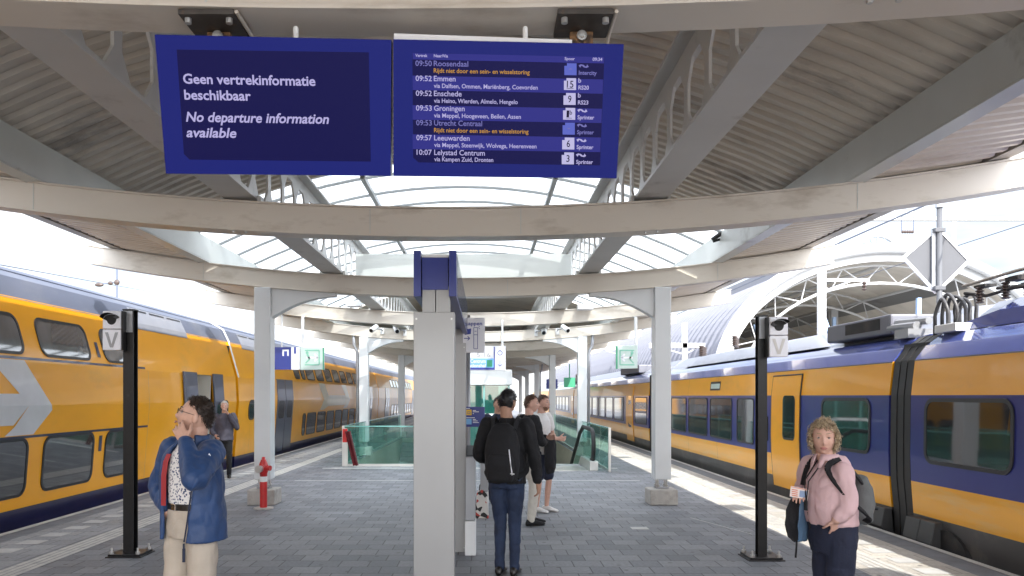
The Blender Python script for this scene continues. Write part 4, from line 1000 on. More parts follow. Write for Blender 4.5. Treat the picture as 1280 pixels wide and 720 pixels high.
m.prism([W(593,650,11.3)+Vector((0,0,0)), W(611,649,11.3), W(609.5,618,11.3), W(603,612,11.3), W(596,616,11.3)], (0,.22,0))
def bagmat():
    m_ = bpy.data.materials.new('patterned_bag'); m_.use_nodes = True; tt = m_.node_tree; pp = tt.nodes['Principled BSDF']
    tcn = N(tt,'ShaderNodeTexCoord'); v = N(tt,'ShaderNodeTexVoronoi',Scale=16.); v.feature = 'F1'; tt.links.new(tcn.outputs['Object'], v.inputs['Vector'])
    sp_ = N(tt,'ShaderNodeSeparateColor'); tt.links.new(v.outputs['Color'], sp_.inputs[0])
    r = N(tt,'ShaderNodeValToRGB'); r.color_ramp.interpolation = 'CONSTANT'; e = r.color_ramp.elements; e[0].color = (.65,.63,.6,1); e[1].position = .5; e[1].color = (.02,.02,.02,1); k = e.new(.85); k.color = (.45,.05,.04,1)
    tt.links.new(sp_.outputs[0], r.inputs[0]); tt.links.new(r.outputs[0], pp.inputs['Base Color']); pp.inputs['Roughness'].default_value = .6; return m_
bt = thing('shopping_bag', 'black white and red patterned bag standing on the paving', 'bag', tuple(W(602,650,11.4)))
m.build('bag', bagmat(), bt, bevel=.02)
m = MB(); a = W(599,615,11.4); m.tube([a+Vector((0,0,0)), a+Vector((.01,0,.10)), a+Vector((.05,0,.13)), a+Vector((.09,0,.10)), a+Vector((.09,0,0))], .008, 6); m.build('handle', M['blackcloth'], bt)

# ------------------------------------------------------------------ black signal posts
def ipost(x, Y, h, sgn, label, faded):
    hw = .048 if faded else .057
    t = thing('signal_post', label, 'signal post', (x, Y, 0), 'black steel signal posts')
    m = MB(); m.box(x-hw, x+hw, Y-hw, Y-hw+.011, .03, h); m.box(x-hw, x+hw, Y+hw-.011, Y+hw, .03, h); m.box(x-.006, x+.006, Y-hw+.011, Y+hw-.011, .03, h)
    m.build('shaft', M['black'], t, bevel=.002)
    m = MB(); m.box(x-hw-.005, x+hw+.005, Y-hw-.005, Y+hw+.005, h, h+.012); m.build('cap', M['black'], t)
    m = MB(); m.box(x-hw+.008, x+hw-.008, Y-hw-.01, Y-hw-.001, h-.24, h-.01); m.build('joint_plate', M['greymetal'], t)
    m = MB(); m.box(x-.19, x+.19, Y-.19, Y+.19, .0, .012); m.box(x-.17, x+.17, Y-.17, Y+.17, .012, .035); m.build('base_plate', M['black'], t, bevel=.003)
    for dx in (-.14, .14):
        for dy in (-.14, .14):
            m = MB(); m.tube([(x+dx,Y+dy,.035),(x+dx,Y+dy,.10)], .012, 8); m.tube([(x+dx,Y+dy,.035),(x+dx,Y+dy,.06)], .024, 6); m.build('anchor_bolt', M['bolt'], t)
    # lamp box
    xb = x+sgn*.125; w_ = .098; z1 = h-.02; zm = h-.215; z0 = h-.44
    b = thing('departure_signal', ('white signal box with a grey letter V on the left black post' if not faded else 'white signal box with a faded letter V on the right black post'), 'signal', (xb, Y, z0), 'departure signals')
    m = MB(); m.box(xb-w_, xb+w_, Y-.175, Y-.075, zm+.003, z1); m.build('lamp_housing', M['signwhite'], b, bevel=.01)
    m = MB(); m.box(xb-w_, xb+w_, Y-.175, Y-.075, z0, zm-.003); m.build('letter_panel', M['signwhite'], b, bevel=.008)
    m = MB(); m.box(min(xb-sgn*(w_+.002), xb-sgn*(w_+.012)), max(xb-sgn*(w_+.002), xb-sgn*(w_+.012)), Y-.165, Y-.072, z0, z1); m.build('side_bracket', M['black'], b)
    c = Vector((xb, Y-.176, (z1+zm)/2+.01)); m = MB(); n = 20       # hooded lens
    ring = []
    for i in range(n):
        a = 2*math.pi*i/n; ring.append((.088*math.cos(a)*(1 if math.sin(a) > 0 else .62), .062*math.sin(a)*(.85 if math.sin(a) > 0 else 1.05)))
    m.add([c+Vector((p, 0, q)) for p, q in ring]+[c+Vector((p*.98, -.09, q*.9+.012)) for p, q in ring if 1], [(i,(i+1)%n,n+(i+1)%n,n+i) for i in range(n) if ring[i][1] > -.02])
    m.build('hood', M['black'], b)
    m = MB(); m.poly([c+Vector((p*.97, -.002, q*.95)) for p, q in ring]); m.build('lens', M['under'], b)
    m = MB(); zt = zm-.035; zl = z0+.03; th = .032; Yf = Y-.1755
    m.prism([(xb-.07,Yf,zt),(xb-.07+th,Yf,zt),(xb+.004,Yf,zl+.035),(xb+.07-th,Yf,zt),(xb+.07,Yf,zt),(xb+.018,Yf,zl),(xb-.014,Yf,zl)], (0,-.003,0)) if 0 else None
    for s_ in (-1, 1): m.prism([(xb+s_*.07,Yf,zt),(xb+s_*(.07-th),Yf,zt),(xb,Yf,zl+.03),(xb,Yf,zl-.002),(xb+s_*.016,Yf,zl-.002)], (0,-.003,0))
    m.build('letter', M['inkgrey'] if not faded else mat('faded_letter', (.60,.58,.55), .5), b)
ipost(-3.87, 8.72, 2.66, -1, 'black steel post with a signal box beside the yellow train', False)
ipost(2.945, 8.55, 2.58, 1, 'black steel post with a signal box beside the blue train', True)

# ------------------------------------------------------------------ standpipe, red rails
t = thing('standpipe', 'red fire standpipe with a white band at the foot of the left column', 'standpipe', (-3.40, 12.25, 0))
x, y = -3.40, 12.25
m = MB(); m.lathe([(.07,0),(.07,.012),(.055,.014),(.055,.46)], (x,y,0), 20); m.build('barrel', M['red'], t, smooth=False)
m = MB(); m.lathe([(.0565,.42),(.0565,.50)], (x,y,0), 20); m.build('band', M['white'], t)
m = MB(); m.lathe([(.054,.50),(.058,.55),(.066,.57),(.068,.66),(.060,.70),(.042,.74),(.042,.755),(.028,.76),(.028,.79),(.01,.80)], (x,y,0), 20); m.build('head', M['red'], t, smooth=True)
m = MB(); m.tube([(x-.03,y-.06,.62),(x-.04,y-.13,.62)], .05, 14); m.tube([(x-.04,y-.125,.62),(x-.042,y-.14,.62)], .058, 14); m.build('outlet_cap', M['bolt'], t)
m = MB(); m.tube([(x+.06,y-.03,.63),(x+.12,y-.05,.63)], .04, 12); m.build('side_outlet', M['red'], t)
m = MB(); m.lathe([(.15,0),(.15,.02),(.09,.022)], (x,y,.004), 16); m.build('base_ring', M['concrete'], t)
t = thing('folding_barrier', 'red box with dark red bars leaning at the corner of the left glass balustrade', 'barrier', (-3.45, 19.4, 0))
m = MB(); m.prism([W(430,581,19.4),W(434.5,581,19.4),W(434.5,536,19.4),W(430,535,19.4)], (0,.06,0)); m.build('upright', M['stainless'], t)
m = MB(); m.prism([W(428,553,19.35),W(434,553,19.35),W(434,536,19.35),W(428,536,19.35)], (0,.1,0)); m.build('lock_box', M['red'], t, bevel=.01)
for dx in (0, 3.4):
    m = MB(); m.bar(W(433+dx,539,19.3), W(443+dx,582,19.2), .055, .05); m.build('arm', M['darkred'], t)

# ------------------------------------------------------------------ glass balustrades, escalator, lift
def glassrun(t, pts, h=.97, step=1.6, gl='pane'):
    for (xa, ya), (xb, yb) in zip(pts, pts[1:]):
        a, b = Vector((xa,ya,0)), Vector((xb,yb,0)); n = max(1, round((b-a).length/step)); d = (b-a)/n
        for k in range(n):
            p, q = a+d*k+d.normalized()*.02, a+d*(k+1)-d.normalized()*.02
            m = MB(); m.add([p+Vector((0,0,.06)), q+Vector((0,0,.06)), q+Vector((0,0,h)), p+Vector((0,0,h))], [(0,1,2,3)]); m.build('glass_pane', M['teal'], t)
        m = MB(); m.bar(a+Vector((0,0,h+.015)), b+Vector((0,0,h+.015)), .04, .03); m.build('top_edge', M['tealedge'], t)
        m = MB(); m.bar(a+Vector((0,0,.03)), b+Vector((0,0,.03)), .05, .06); m.build('shoe', M['stainless'], t)
    for x, y in {pts[0], pts[-1], *pts}:
        m = MB(); m.box(x-.03, x+.03, y-.03, y+.03, .0, h+.03); m.build('corner_post', M['stainless'], t, bevel=.004)
(a, b, c_, d_) = WELLS[0]
t = thing('glass_balustrade', 'teal glass balustrade round the stairs left of the steel post', 'balustrade', (a, c_, 0), 'glass balustrades')
glassrun(t, [(a-.06, d_), (a-.06, c_-.06), (b+.06, c_-.06), (b+.06, d_)])
(a, b, c_, d_) = WELLS[1]
t = thing('glass_balustrade', 'teal glass balustrade beside the escalator on the right', 'balustrade', (b, c_, 0), 'glass balustrades')
glassrun(t, [(a-.06, d_), (a-.06, c_)]); glassrun(t, [(b+.12, d_), (b+.12, 18.2)], h=.98)
m = MB(); m.bar((b+.12,18.2,.5),(b-.34,18.35,.5), .012, .95); 
# escalator
t = thing('escalator', 'escalator with black handrails sinking behind the right glass balustrade', 'escalator', ((a+b)/2, 18.6, 0))
xm0, xm1 = 1.22, 2.38
m = MB(); m.box(xm0, xm1, 18.4, 19.6, .002, .012); m.build('comb_plate', M['stainless'], t)
m = MB()
for k in range(24):
    y = 19.6+k*.4; z = 0 if k < 2 else -(k-1)*.2
    if y > 31.5: break
    m.box(xm0, xm1, y, y+.4, z-.25, z)
m.build('step_band', M['step'], t)
for x in (xm0-.12, xm1+.12):
    sk = MB(); sk.prism([(x-.10,18.45,.0),(x-.10,18.45,.22),(x-.10,20.2,.22),(x-.10,31,-4.7),(x-.10,31,-5.0),(x-.10,20.0,-.2)], (.20,0,0)); sk.build('skirt_panel', M['stainless'], t, bevel=.01)
    g = MB(); g.poly([(x,18.7,.22),(x,18.62,.55),(x,18.75,.86),(x,20.5,.86),(x,31,-3.9),(x,31,-4.6),(x,20.2,.22)]); g.build('side_glass', M['teal'], t)
    path = [(x,18.85,.24),(x,18.6,.26),(x,18.52,.45),(x,18.52,.66),(x,18.62,.86),(x,18.85,.94),(x,20.5,.94),(x,21.2,.75),(x,31,-3.8)]
    hr = MB(); hr.tube(path, .05, 10); hr.build('handrail', M['rubber'], t, smooth=True)
# lift
t = thing('lift_shaft', 'teal glass lift enclosure with a white top behind the waiting people', 'lift', (-.4, 24.5, 0))
x0, x1, y0, y1 = -1.55, .70, 24.2, 26.4
for p, q in (((x0,y0),(x1,y0)),((x1,y0),(x1,y1)),((x1,y1),(x0,y1)),((x0,y1),(x0,y0))):
    a, b = Vector((*p,0)), Vector((*q,0)); n = 3; d = (b-a)/n
    for k in range(n):
        u, v = a+d*k+d*.02, a+d*(k+1)-d*.02
        m = MB(); m.add([u+Vector((0,0,.1)), v+Vector((0,0,.1)), v+Vector((0,0,2.05)), u+Vector((0,0,2.05))], [(0,1,2,3)]); m.build('glass_pane', M['tealsolid'], t)
for x in (x0, x0+.75, x0+1.5, x1):
    for y in (y0, y1):
        m = MB(); m.box(x-.03, x+.03, y-.03, y+.03, 0, 2.05); m.build('frame_post', M['tealedge'], t)
m = MB(); m.box(x0-.1, x1+.1, y0-.1, y1+.1, 2.06, 2.52); m.build('top_casing', M['white'], t, bevel=.02)
m = MB(); m.box(x0+.1, x1-.1, y0-.03, y0-.005, 1.12, 1.2); m.box(x0+.1, x1-.1, y1+.005, y1+.03, 1.12, 1.2); m.build('rail', M['white'], t)
m = MB(); m.box(x0+.3, x1-.3, y0+.4, y1-.2, .05, 2.03); m.build('lift_car', M['tealedge'], t)
m = MB()
for k in range(9): m.box(.02, .42, y0-.06, y0-.035, .15+k*.11, .2+k*.11)
m.build('louvre', M['tealedge'], t)

# ------------------------------------------------------------------ hanging signs
t = thing('direction_sign', 'white and blue hanging sign with a green symbol and down arrow', 'sign', tuple(W(600,433,17.6)))
Y = 17.6; xL = 536
m = MB(); m.prism([W(xL,432.5,Y),W(632,432.5,Y),W(632,463,Y),W(xL,463,Y)], (0,.10,0)); m.build('panel', M['signwhite'], t, bevel=.006)
m = MB(); m.poly(flat(((xL+1,448),(617.5,448),(617.5,462.3),(xL+1,462.3)), Y)); m.build('blue_field', M['lightblue'], t)
m = MB(); m.poly(flat(((xL+1,459.5),(617.5,459.5),(617.5,462.3),(xL+1,462.3)), Y, .004)); m.poly(flat(((617.2,433.5),(618.6,433.5),(618.6,462.3),(617.2,462.3)), Y, .004)); m.build('blue_border', M['ink'], t)
text_mb('Centrum', W(588,453.6,Y), (1,0,0), (0,0,1), 19*Y/1000, 4.6*Y/1000, .02, lift=.006).build('lettering', M['signwhite'], t)
text_mb('Stationshal', W(582,459.0,Y), (1,0,0), (0,0,1), 25*Y/1000, 4.2*Y/1000, .02, lift=.006).build('lettering', M['signwhite'], t)
text_mb('5-16', W(596,446.4,Y), (1,0,0), (0,0,1), 17*Y/1000, 5.4*Y/1000, .01, lift=.006).build('lettering', M['inkgrey'], t)
m = MB(); m.poly(flat(((608.5,450),(615.5,450),(615.5,458.5),(608.5,458.5)), Y, .005)); m.build('green_symbol', M['greenink'], t)
m = MB(); cpt = W(625,441,Y); m.tube([cpt+F*.005+Vector((.05*math.cos(a),0,.05*math.sin(a))) for a in [2*math.pi*i/16 for i in range(16)]], .007, 6, closed=True); m.bar(cpt+F*.005, cpt+F*.005+Vector((0,0,.05)), .01, .004, up=(0,1,0))
for a_, b_ in (((625,450),(625,458)),((622,455),(625,458)),((628,455),(625,458))): m.bar(W(*a_,Y)+F*.004, W(*b_,Y)+F*.004, .012, .003, up=(0,1,0))
m.build('symbol', M['ink'], t)
for px in (575, 628):
    m = MB(); m.tube([W(px,432.5,Y+.05), Vector((W(px,0,Y).x, Y+.05, 3.40)), Vector((W(px,0,Y).x, 18.2, 3.42))], .022, 8); m.build('hanger', M['white'], t)
t = thing('exit_sign', 'green emergency exit sign hanging near the right column', 'exit sign', tuple(W(783,432,18.2)), 'exit signs')
Y = 18.0
m = MB(); m.prism([W(770,432.5,Y),W(797,431.5,Y),W(797,460.5,Y),W(770,461,Y)], (0,.07,0)); m.build('panel', M['greensign'], t, bevel=.006)
m = MB(); m.prism([W(770,432.5,Y)+F*.002,W(772,432.5,Y)+F*.002,W(772,461,Y)+F*.002,W(770,461,Y)+F*.002], (0,-.004,0)); m.build('edge', M['greenink'], t)
def exitmarks(t, x0, flip):
    s = -1 if flip else 1; m = MB(); mt = mat('pale_exit_mark', (.22,.50,.38), .4)
    X = lambda a: x0+s*a
    m.bar(W(X(-7),447,Y)+F*.003, W(X(7),447,Y)+F*.003, .04, .002, up=(0,1,0)); m.bar(W(X(3),442.5,Y)+F*.003, W(X(7.5),447,Y)+F*.003, .04, .002, up=(0,1,0)); m.bar(W(X(3),451.5,Y)+F*.003, W(X(7.5),447,Y)+F*.003, .04, .002, up=(0,1,0))
    m.build('arrow', M['signwhite'], t)
    m = MB(); 
    for a, b in (((-9,456),(9,456)),((-9,438),(9,438)),((9,438),(9,456))): m.bar(W(X(a[0]),a[1],Y)+F*.003, W(X(b[0]),b[1],Y)+F*.003, .03, .002, up=(0,1,0))
    m.ball(W(X(-6),441,Y)+F*.003, (.035,.004,.035)); m.bar(W(X(-6),442,Y)+F*.003, W(X(-3),449,Y)+F*.003, .04, .002, up=(0,1,0)); m.bar(W(X(-3),449,Y)+F*.003, W(X(-8),454,Y)+F*.003, .03, .002, up=(0,1,0))
    m.build('running_figure', mt, t)
exitmarks(t, 784, True)
m = MB(); xx = W(795,0,Y).x; m.tube([(xx,Y+.03,W(0,432,Y).z),(xx,Y+.03,3.5),(xx,18.2,3.52)], .035, 10); m.build('hanger', M['white'], t)
t = thing('exit_sign', 'green emergency exit sign hanging right of the left column', 'exit sign', tuple(W(390,433,18.2)), 'exit signs')
m = MB(); m.prism([W(375.5,434,Y),W(405,434.5,Y),W(405,462,Y),W(375.5,462.5,Y)], (0,.07,0)); m.build('panel', M['greensign'], t, bevel=.006)
m = MB(); m.prism([W(403.5,434.5,Y)+F*.002,W(405,434.5,Y)+F*.002,W(405,462,Y)+F*.002,W(403.5,462,Y)+F*.002], (0,-.004,0)); m.build('edge', M['greenink'], t)
exitmarks(t, 390, False)
m = MB(); xx = W(378,0,Y).x; m.tube([(xx,Y+.03,W(0,434,Y).z),(xx,Y+.03,3.5),(xx,18.2,3.55)], .035, 10); m.build('hanger', M['white'], t)
t = thing('track_sign', 'blue and white track number sign hanging beside the left column', 'sign', tuple(W(365,433,18.0)))
m = MB(); m.prism([W(340,434,Y),W(363.5,434,Y),W(363.5,462,Y),W(340,462,Y)], (0,.07,0)); m.build('blue_panel', M['signblue'], t)
m = MB(); m.prism([W(364,434,Y),W(374.5,434,Y),W(374.5,462,Y),W(364,462,Y)], (0,.07,0)); m.build('white_panel', M['signwhite'], t)
m = MB(); m.poly(flat(((353,437),(361,437),(361,445),(353,445)), Y)); m.build('symbol', M['signwhite'], t)
m = MB(); m.poly(flat(((355,439),(359,439),(359,445),(355,445)), Y, .004)); m.build('doorway_symbol', M['ink'], t)
text_mb('1', W(367.5,442,Y), (1,0,0), (0,0,1), 2.6*Y/1000, 8*Y/1000, .01, lift=.004).build('lettering', M['ink'], t)
m = MB(); xx = W(352,0,Y).x; m.tube([(xx,Y+.03,W(0,434,Y).z),(xx,Y+.03,3.55),(xx,18.2,3.57)], .02, 8); m.build('hanger', M['white'], t)
for px, py, Y2, lb in ((690,480,40,'small dark blue hanging sign far down the platform'),(712,478,44,'small green hanging sign far down the platform')):
    m = MB(); m.prism([W(px-7,py-6,Y2),W(px+7,py-6,Y2),W(px+7,py+6,Y2),W(px-7,py+6,Y2)], (0,.1,0)); m.tube([W(px,py-6,Y2)+Vector((0,.05,0)), W(px,py-6,Y2)+Vector((0,.05,.75))], .03, 6)
    solo('hanging_sign', m, M['signblue'] if px < 700 else M['greenink'], lb, 'sign')

# ------------------------------------------------------------------ cameras, floodlights, ball camera on the beams
words4 = ['outer left', 'inner left', 'inner right', 'outer right']
for i, (px, py) in enumerate(((467,411),(495.5,412),(680,413.5),(707,411))):
    c = W(px, py, 22.9); x = c.x; zt = zb(abs(x-C0))+.2
    t = thing('security_camera', f'{words4[i]} security camera on the crossbeam above the stairs', 'security camera', tuple(c), 'security cameras under the roof')
    d = Vector(((-.5, .3, -.1, .55)[i], -1, -.55)).normalized()
    m = MB(); m.tube([c-d*.14, c+d*.13], .075, 14); m.ball(c-d*.14, .075); m.build('housing', M['white'], t, smooth=True)
    m = MB(); m.tube([c+d*.131, c+d*.15], .055, 14); m.build('lens', M['black'], t)
    m = MB(); s_ = 1 if px < 600 else -1; m.tube([c+Vector((0,.08,.05)), c+Vector((s_*.12,.1,.0)), c+Vector((s_*.2,.22,.0)), (x+s_*.2,23.28,zt)], .02, 8); m.build('arm', M['greymetal'], t)
    m = MB(); m.box(x+s_*.2-.05, x+s_*.2+.05, 23.26, 23.295, zt-.1, zt+.08); m.build('mount', M['white'], t)
for i, (px, py) in enumerate(((443,380),(731.5,384))):
    c = W(px, py, 17.9); t = thing('floodlight', 'white box floodlight above the ' + ('left' if i == 0 else 'right') + ' half of the crossbeam behind the nearest columns', 'floodlight', tuple(c), 'box floodlights')
    m = MB(); m.box(c.x-.17, c.x+.17, c.y-.12, c.y+.12, c.z-.06, c.z+.06); m.build('housing', M['white'], t, bevel=.01)
    m = MB(); m.box(c.x-.14, c.x+.14, c.y-.10, c.y+.10, c.z-.066, c.z-.061); m.build('diffuser', M['signwhite'], t)
    m = MB(); zt = zb(abs(c.x-C0))+.30
    for dx in (-.1, .1): m.bar((c.x+dx, c.y+.121, c.z+.0), (c.x+dx, 18.2, zt+.02), .02)
    m.build('bracket', M['white'], t)
m = MB(); c = Vector((W(890,300,12.3).x, 12.3, W(0,300,12.3).z)); 
m.tube([c, c+Vector((.12,-.05,.09)), c+Vector((.24,-.05,.11)), c+Vector((.4,-.02,.2))], .035, 8); m.tube([c+Vector((.02,.02,-.02)), c+Vector((.25,.0,.05)), c+Vector((.42,.0,.18))], .02, 8)
solo('cable_bundle', m, M['black'], 'dark cable bundle on top of the right edge beam', 'cable')

# ------------------------------------------------------------------ diamond board behind the right-hand train
Y = 15.4
t = thing('diamond_board', 'grey back of a diamond shaped signal board on a pole behind the blue train', 'signal board', (W(1171,0,Y).x, Y, -1))
cx, cy = 1170.5, 325
m = MB(); m.prism([W(1129,322,Y),W(1170,366,Y),W(1211,325.5,Y),W(1172,285,Y)], (0,.03,0)); m.build('board', M['signgrey'], t)
m = MB(); q = [W(1129,322,Y),W(1170,366,Y),W(1211,325.5,Y),W(1172,285,Y)]
for a, b in zip(q, q[1:]+q[:1]): m.bar(a+Vector((0,-.0,0)), b+Vector((0,-.0,0)), .04, .05)
m.build('rim', M['white'], t)
x = W(1171,0,Y).x
m = MB(); m.tube([(x,Y-.09,-1),(x,Y-.09,W(0,261,Y).z)], .05, 12); m.build('pole', M['signgrey'], t, smooth=True)
m = MB(); x2 = W(1166.5,0,Y).x; m.box(x2-.05, x2+.02, Y-.06, Y-.02, W(0,362,Y).z, W(0,288,Y).z); m.build('stiffener', M['greymetal'], t)
m = MB(); m.tube([(x,Y-.09,W(0,261,Y).z),(x,Y-.09,W(0,257,Y).z)], .075, 12); m.ball((x,Y-.09,W(0,255,Y).z), (.05,.05,.09)); m.build('finial', M['greymetal'], t)
for py in (289, 361):
    m = MB(); z = W(0,py,Y).z; m.box(x-.11, x+.09, Y-.15, Y-.005, z-.04, z+.04); m.build('clamp', M['signgrey'], t, bevel=.01)
# ------------------------------------------------------------------ people
def rings_loft(mb, rings, n=20, cap=True):
    """rings: (centre, U, V) ellipses"""
    vs = []
    for c, u, v in rings:
        for k in range(n):
            a = 2*math.pi*k/n; vs.append(c+u*math.cos(a)+v*math.sin(a))
    fs = [(i*n+k, i*n+(k+1)%n, (i+1)*n+(k+1)%n, (i+1)*n+k) for i in range(len(rings)-1) for k in range(n)]
    if cap: fs += [list(range(n))[::-1], list(range((len(rings)-1)*n, len(rings)*n))]
    mb.add(vs, fs)
def cr(P, i, t):
    p0, p1, p2, p3 = P[max(i-1,0)], P[i], P[i+1], P[min(i+2,len(P)-1)]
    return .5*((2*p1)+(p2-p0)*t+(2*p0-5*p1+4*p2-p3)*t*t+(3*p1-p0-3*p2+p3)*t*t*t)
def limb(mb, pts, rad, n=14, sub=5, caps=True, flat=None):
    """tapered limb through joints; rounded ends; flat=(axis vector, factor) squashes the section"""
    P = [Vector(p) for p in pts]; path, rr = [], []
    for i in range(len(P)-1):
        for k in range(sub):
            t = k/sub; path.append(cr(P, i, t)); rr.append(rad[i]+(rad[i+1]-rad[i])*(t*t*(3-2*t)))
    path.append(P[-1]); rr.append(rad[-1])
    if caps:
        d0 = (path[0]-path[1]).normalized(); d1 = (path[-1]-path[-2]).normalized(); r0, r1 = rr[0], rr[-1]
        path = [path[0]+d0*r0*f for f in (.98,.8,.45)]+path+[path[-1]+d1*r1*f for f in (.45,.8,.98)]
        rr = [r0*f for f in (.2,.6,.89)]+rr+[r1*f for f in (.89,.6,.2)]
    b = len(mb.v); mb.tube(path, rr, n)
    if flat:
        ax = Vector(flat[0]).normalized()
        for j in range(len(path)):
            for k in range(n):
                v = mb.v[b+j*n+k]; d = v-path[j]; mb.v[b+j*n+k] = path[j]+d-ax*d.dot(ax)*(1-flat[1])
def fuse(mb, vox, smooth=3, wr=0, wf=9., seed=0, stretch=(1,1,.6)):
    """all overlapping shapes of mb as one continuous skin"""
    me = bpy.data.meshes.new('f'); me.from_pydata(mb.v, [], mb.f)
    bm = bmesh.new(); bm.from_mesh(me); bmesh.ops.recalc_face_normals(bm, faces=bm.faces); bm.to_mesh(me); bm.free()
    o = bpy.data.objects.new('f', me); COL.objects.link(o)
    r = o.modifiers.new('r', 'REMESH'); r.mode = 'VOXEL'; r.voxel_size = vox; r.use_smooth_shade = True
    s = o.modifiers.new('s', 'SMOOTH'); s.iterations = smooth; s.factor = .5
    dg = bpy.context.evaluated_depsgraph_get(); e = bpy.data.meshes.new_from_object(o.evaluated_get(dg))
    q = MB(); sd = Vector((seed*7.3, seed*3.1, seed))
    for v in e.vertices:
        c = v.co.copy()
        if wr:
            p = Vector((c.x*wf*stretch[0], c.y*wf*stretch[1], c.z*wf*stretch[2]))+sd
            k = abs(noise.noise(p+.6*noise.noise_vector(p*.7)))*1.6-.45+.4*noise.noise(p*2.3)
            c += v.normal*k*wr
        q.v.append(c)
    q.f = [list(p.vertices) for p in e.polygons]; q.m = [0]*len(q.f)
    bpy.data.objects.remove(o); bpy.data.meshes.remove(me); bpy.data.meshes.remove(e); return q
class Head:
    def __init__(s, c, fwd, up=(0,0,1), k=1.0):
        s.c = Vector(c); s.F = Vector(fwd).normalized(); u = Vector(up); s.U = (u-s.F*u.dot(s.F)).normalized(); s.R = s.F.cross(s.U); s.k = k
    def L(s, x, y, z): return s.c+(s.R*x+s.F*y+s.U*z)*s.k
    def surf(s, d, g=0):
        x, y, z = d; px, py, pz = x*.075, y*.094, z*.116
        if z < 0:
            t = -z; px *= 1-.26*t*t-.08*t; 
            if y > 0: py += .012*t*y
            else: py *= 1-.35*t
        if z > .2: px *= 1-.05*(z-.2)
        if y > .3:                                # face
            ga = lambda X, Z, sx, sz: math.exp(-((px-X)/sx)**2-((pz-Z)/sz)**2)
            f = .022*ga(0,-.026,.011,.016)+.013*ga(0,-.004,.009,.022)       # nose
            f += .006*ga(.030,.030,.022,.009)+.006*ga(-.030,.030,.022,.009)    # brow
            f -= .011*(ga(.031,.010,.016,.011)+ga(-.031,.010,.016,.011))      # sockets
            f += .005*(ga(.042,-.022,.02,.02)+ga(-.042,-.022,.02,.02))        # cheekbones
            f += .008*ga(0,-.060,.022,.010)-.004*ga(0,-.049,.02,.005)-.005*ga(0,-.076,.022,.006)+.010*ga(0,-.098,.022,.013)
            py += f
        return s.L(px*(1+g/.075), py*(1+g/.094), pz*(1+g/.116))
    def add(s, mb, n=40, m=36):
        vs = []; fs = []
        for i in range(m+1):
            t = math.pi*i/m
            for k in range(n):
                a = 2*math.pi*k/n; vs.append(s.surf((math.sin(t)*math.cos(a), math.sin(t)*math.sin(a), math.cos(t))))
        for i in range(m):
            for k in range(n): fs.append((i*n+k, (i+1)*n+k, (i+1)*n+(k+1)%n, i*n+(k+1)%n))
        mb.add(vs, fs)
        for sg in (-1, 1): mb.ball(s.L(sg*.074,-.008,-.004), (.010*s.k,.020*s.k,.032*s.k), 10, 8, (s.R, s.F*.95+s.U*.2, s.U))
    def face(s, root, lips=True, brow=None, far=False, closed=.6):
        for sg in (-1, 1):
            m = MB(); c = s.L(sg*.031,.077,.010); m.ball(c, .0112*s.k, 12, 10)
            m.mi = 1; m.ball(c+s.F*.0058*s.k, (.0064*s.k,)*3, 10, 8); m.build('eye', [M['eyewhite'], M['iris']], root, smooth=True)
            m = MB(); up = [s.surf(nrm((sg*(.16+.05*i)*1.0, .92, .20-.006*(i-4)**2*.5)), .0035) for i in range(9)]
            if brow:
                m.tube([s.L(sg*(.014+.0045*i), .0965-.0006*i*i*.5-.001, .034+.0035*math.sin(i/7*2.6)) for i in range(8)], [.0028*s.k]*8, 6); m.build('eyebrow', brow, root)
            m = MB(); m.tube([s.L(sg*(.017+.0035*i), .0885-.00022*(i-3.5)**2*.8-.0006*i, .0165-.00032*(i-4)**2) for i in range(9)], .0036*s.k, 6); m.build('eyelid', s.skinm, root)
        if lips:
            m = MB()
            m.tube([s.L(-.023+.00575*i, .1045-.0006*(i-4)**2, -.0565-.0002*(i-4)**2) for i in range(9)], [.0015,.003,.004,.0042,.0036,.0042,.004,.003,.0015], 6)
            m.tube([s.L(-.021+.00525*i, .1035-.0006*(i-4)**2, -.0645+.00025*(i-4)**2) for i in range(9)], [.0015,.003,.0042,.005,.005,.005,.0042,.003,.0015], 6)
            m.build('lips', M['lip'], root, smooth=True)
def nrm(v):
    v = Vector(v); v.normalize(); return v
def hand(mb, wrist, d, nrmv, thumb, k=1., curl=(.5,.5,.55,.6), tcurl=.3, spread=.10, r=1.):
    """wrist point, pointing direction d, nrmv = direction out of the palm, thumb = side the thumb is on"""
    d = nrm(d); nv = Vector(nrmv); nv = (nv-d*nv.dot(d)).normalized(); s = Vector(thumb); s = (s-d*s.dot(d)-nv*s.dot(nv)).normalized()
    w = Vector(wrist)
    for f in (-.026, -.009, .009, .026): limb(mb, [w+s*f*.75*k, w+d*.045*k+s*f*k, w+d*.088*k+s*f*1.05*k], [.0135*k,.0125*k,.0105*k], 8, 3)
    for i, (f, ln) in enumerate(((.028,.072),(.0095,.080),(-.0095,.075),(-.028,.058))):
        p = w+d*.086*k+s*f*1.08*k; dd = nrm(d+s*(f/.028)*spread); pts = [p]
        for j, seg in enumerate((.46,.31,.23)):
            a = curl[i]*(.9, 1.2, .8)[j]; dd = nrm(dd*math.cos(a)+nv*math.sin(a)); pts.append(pts[-1]+dd*ln*seg*k)
        limb(mb, pts, [.0092*k*r,.0084*k*r,.0076*k*r,.0064*k*r], 8, 3)
    p = w+d*.018*k+s*.024*k; d1 = nrm(d*.75+s*.75+nv*.25); p1 = p+d1*.045*k; d2 = nrm(d*.9+s*.35+nv*(.2+tcurl)); p2 = p1+d2*.032*k; p3 = p2+nrm(d2+nv*tcurl)*.026*k
    limb(mb, [p,p1,p2,p3], [.0145*k,.0115*k,.0098*k,.0078*k], 8, 3)
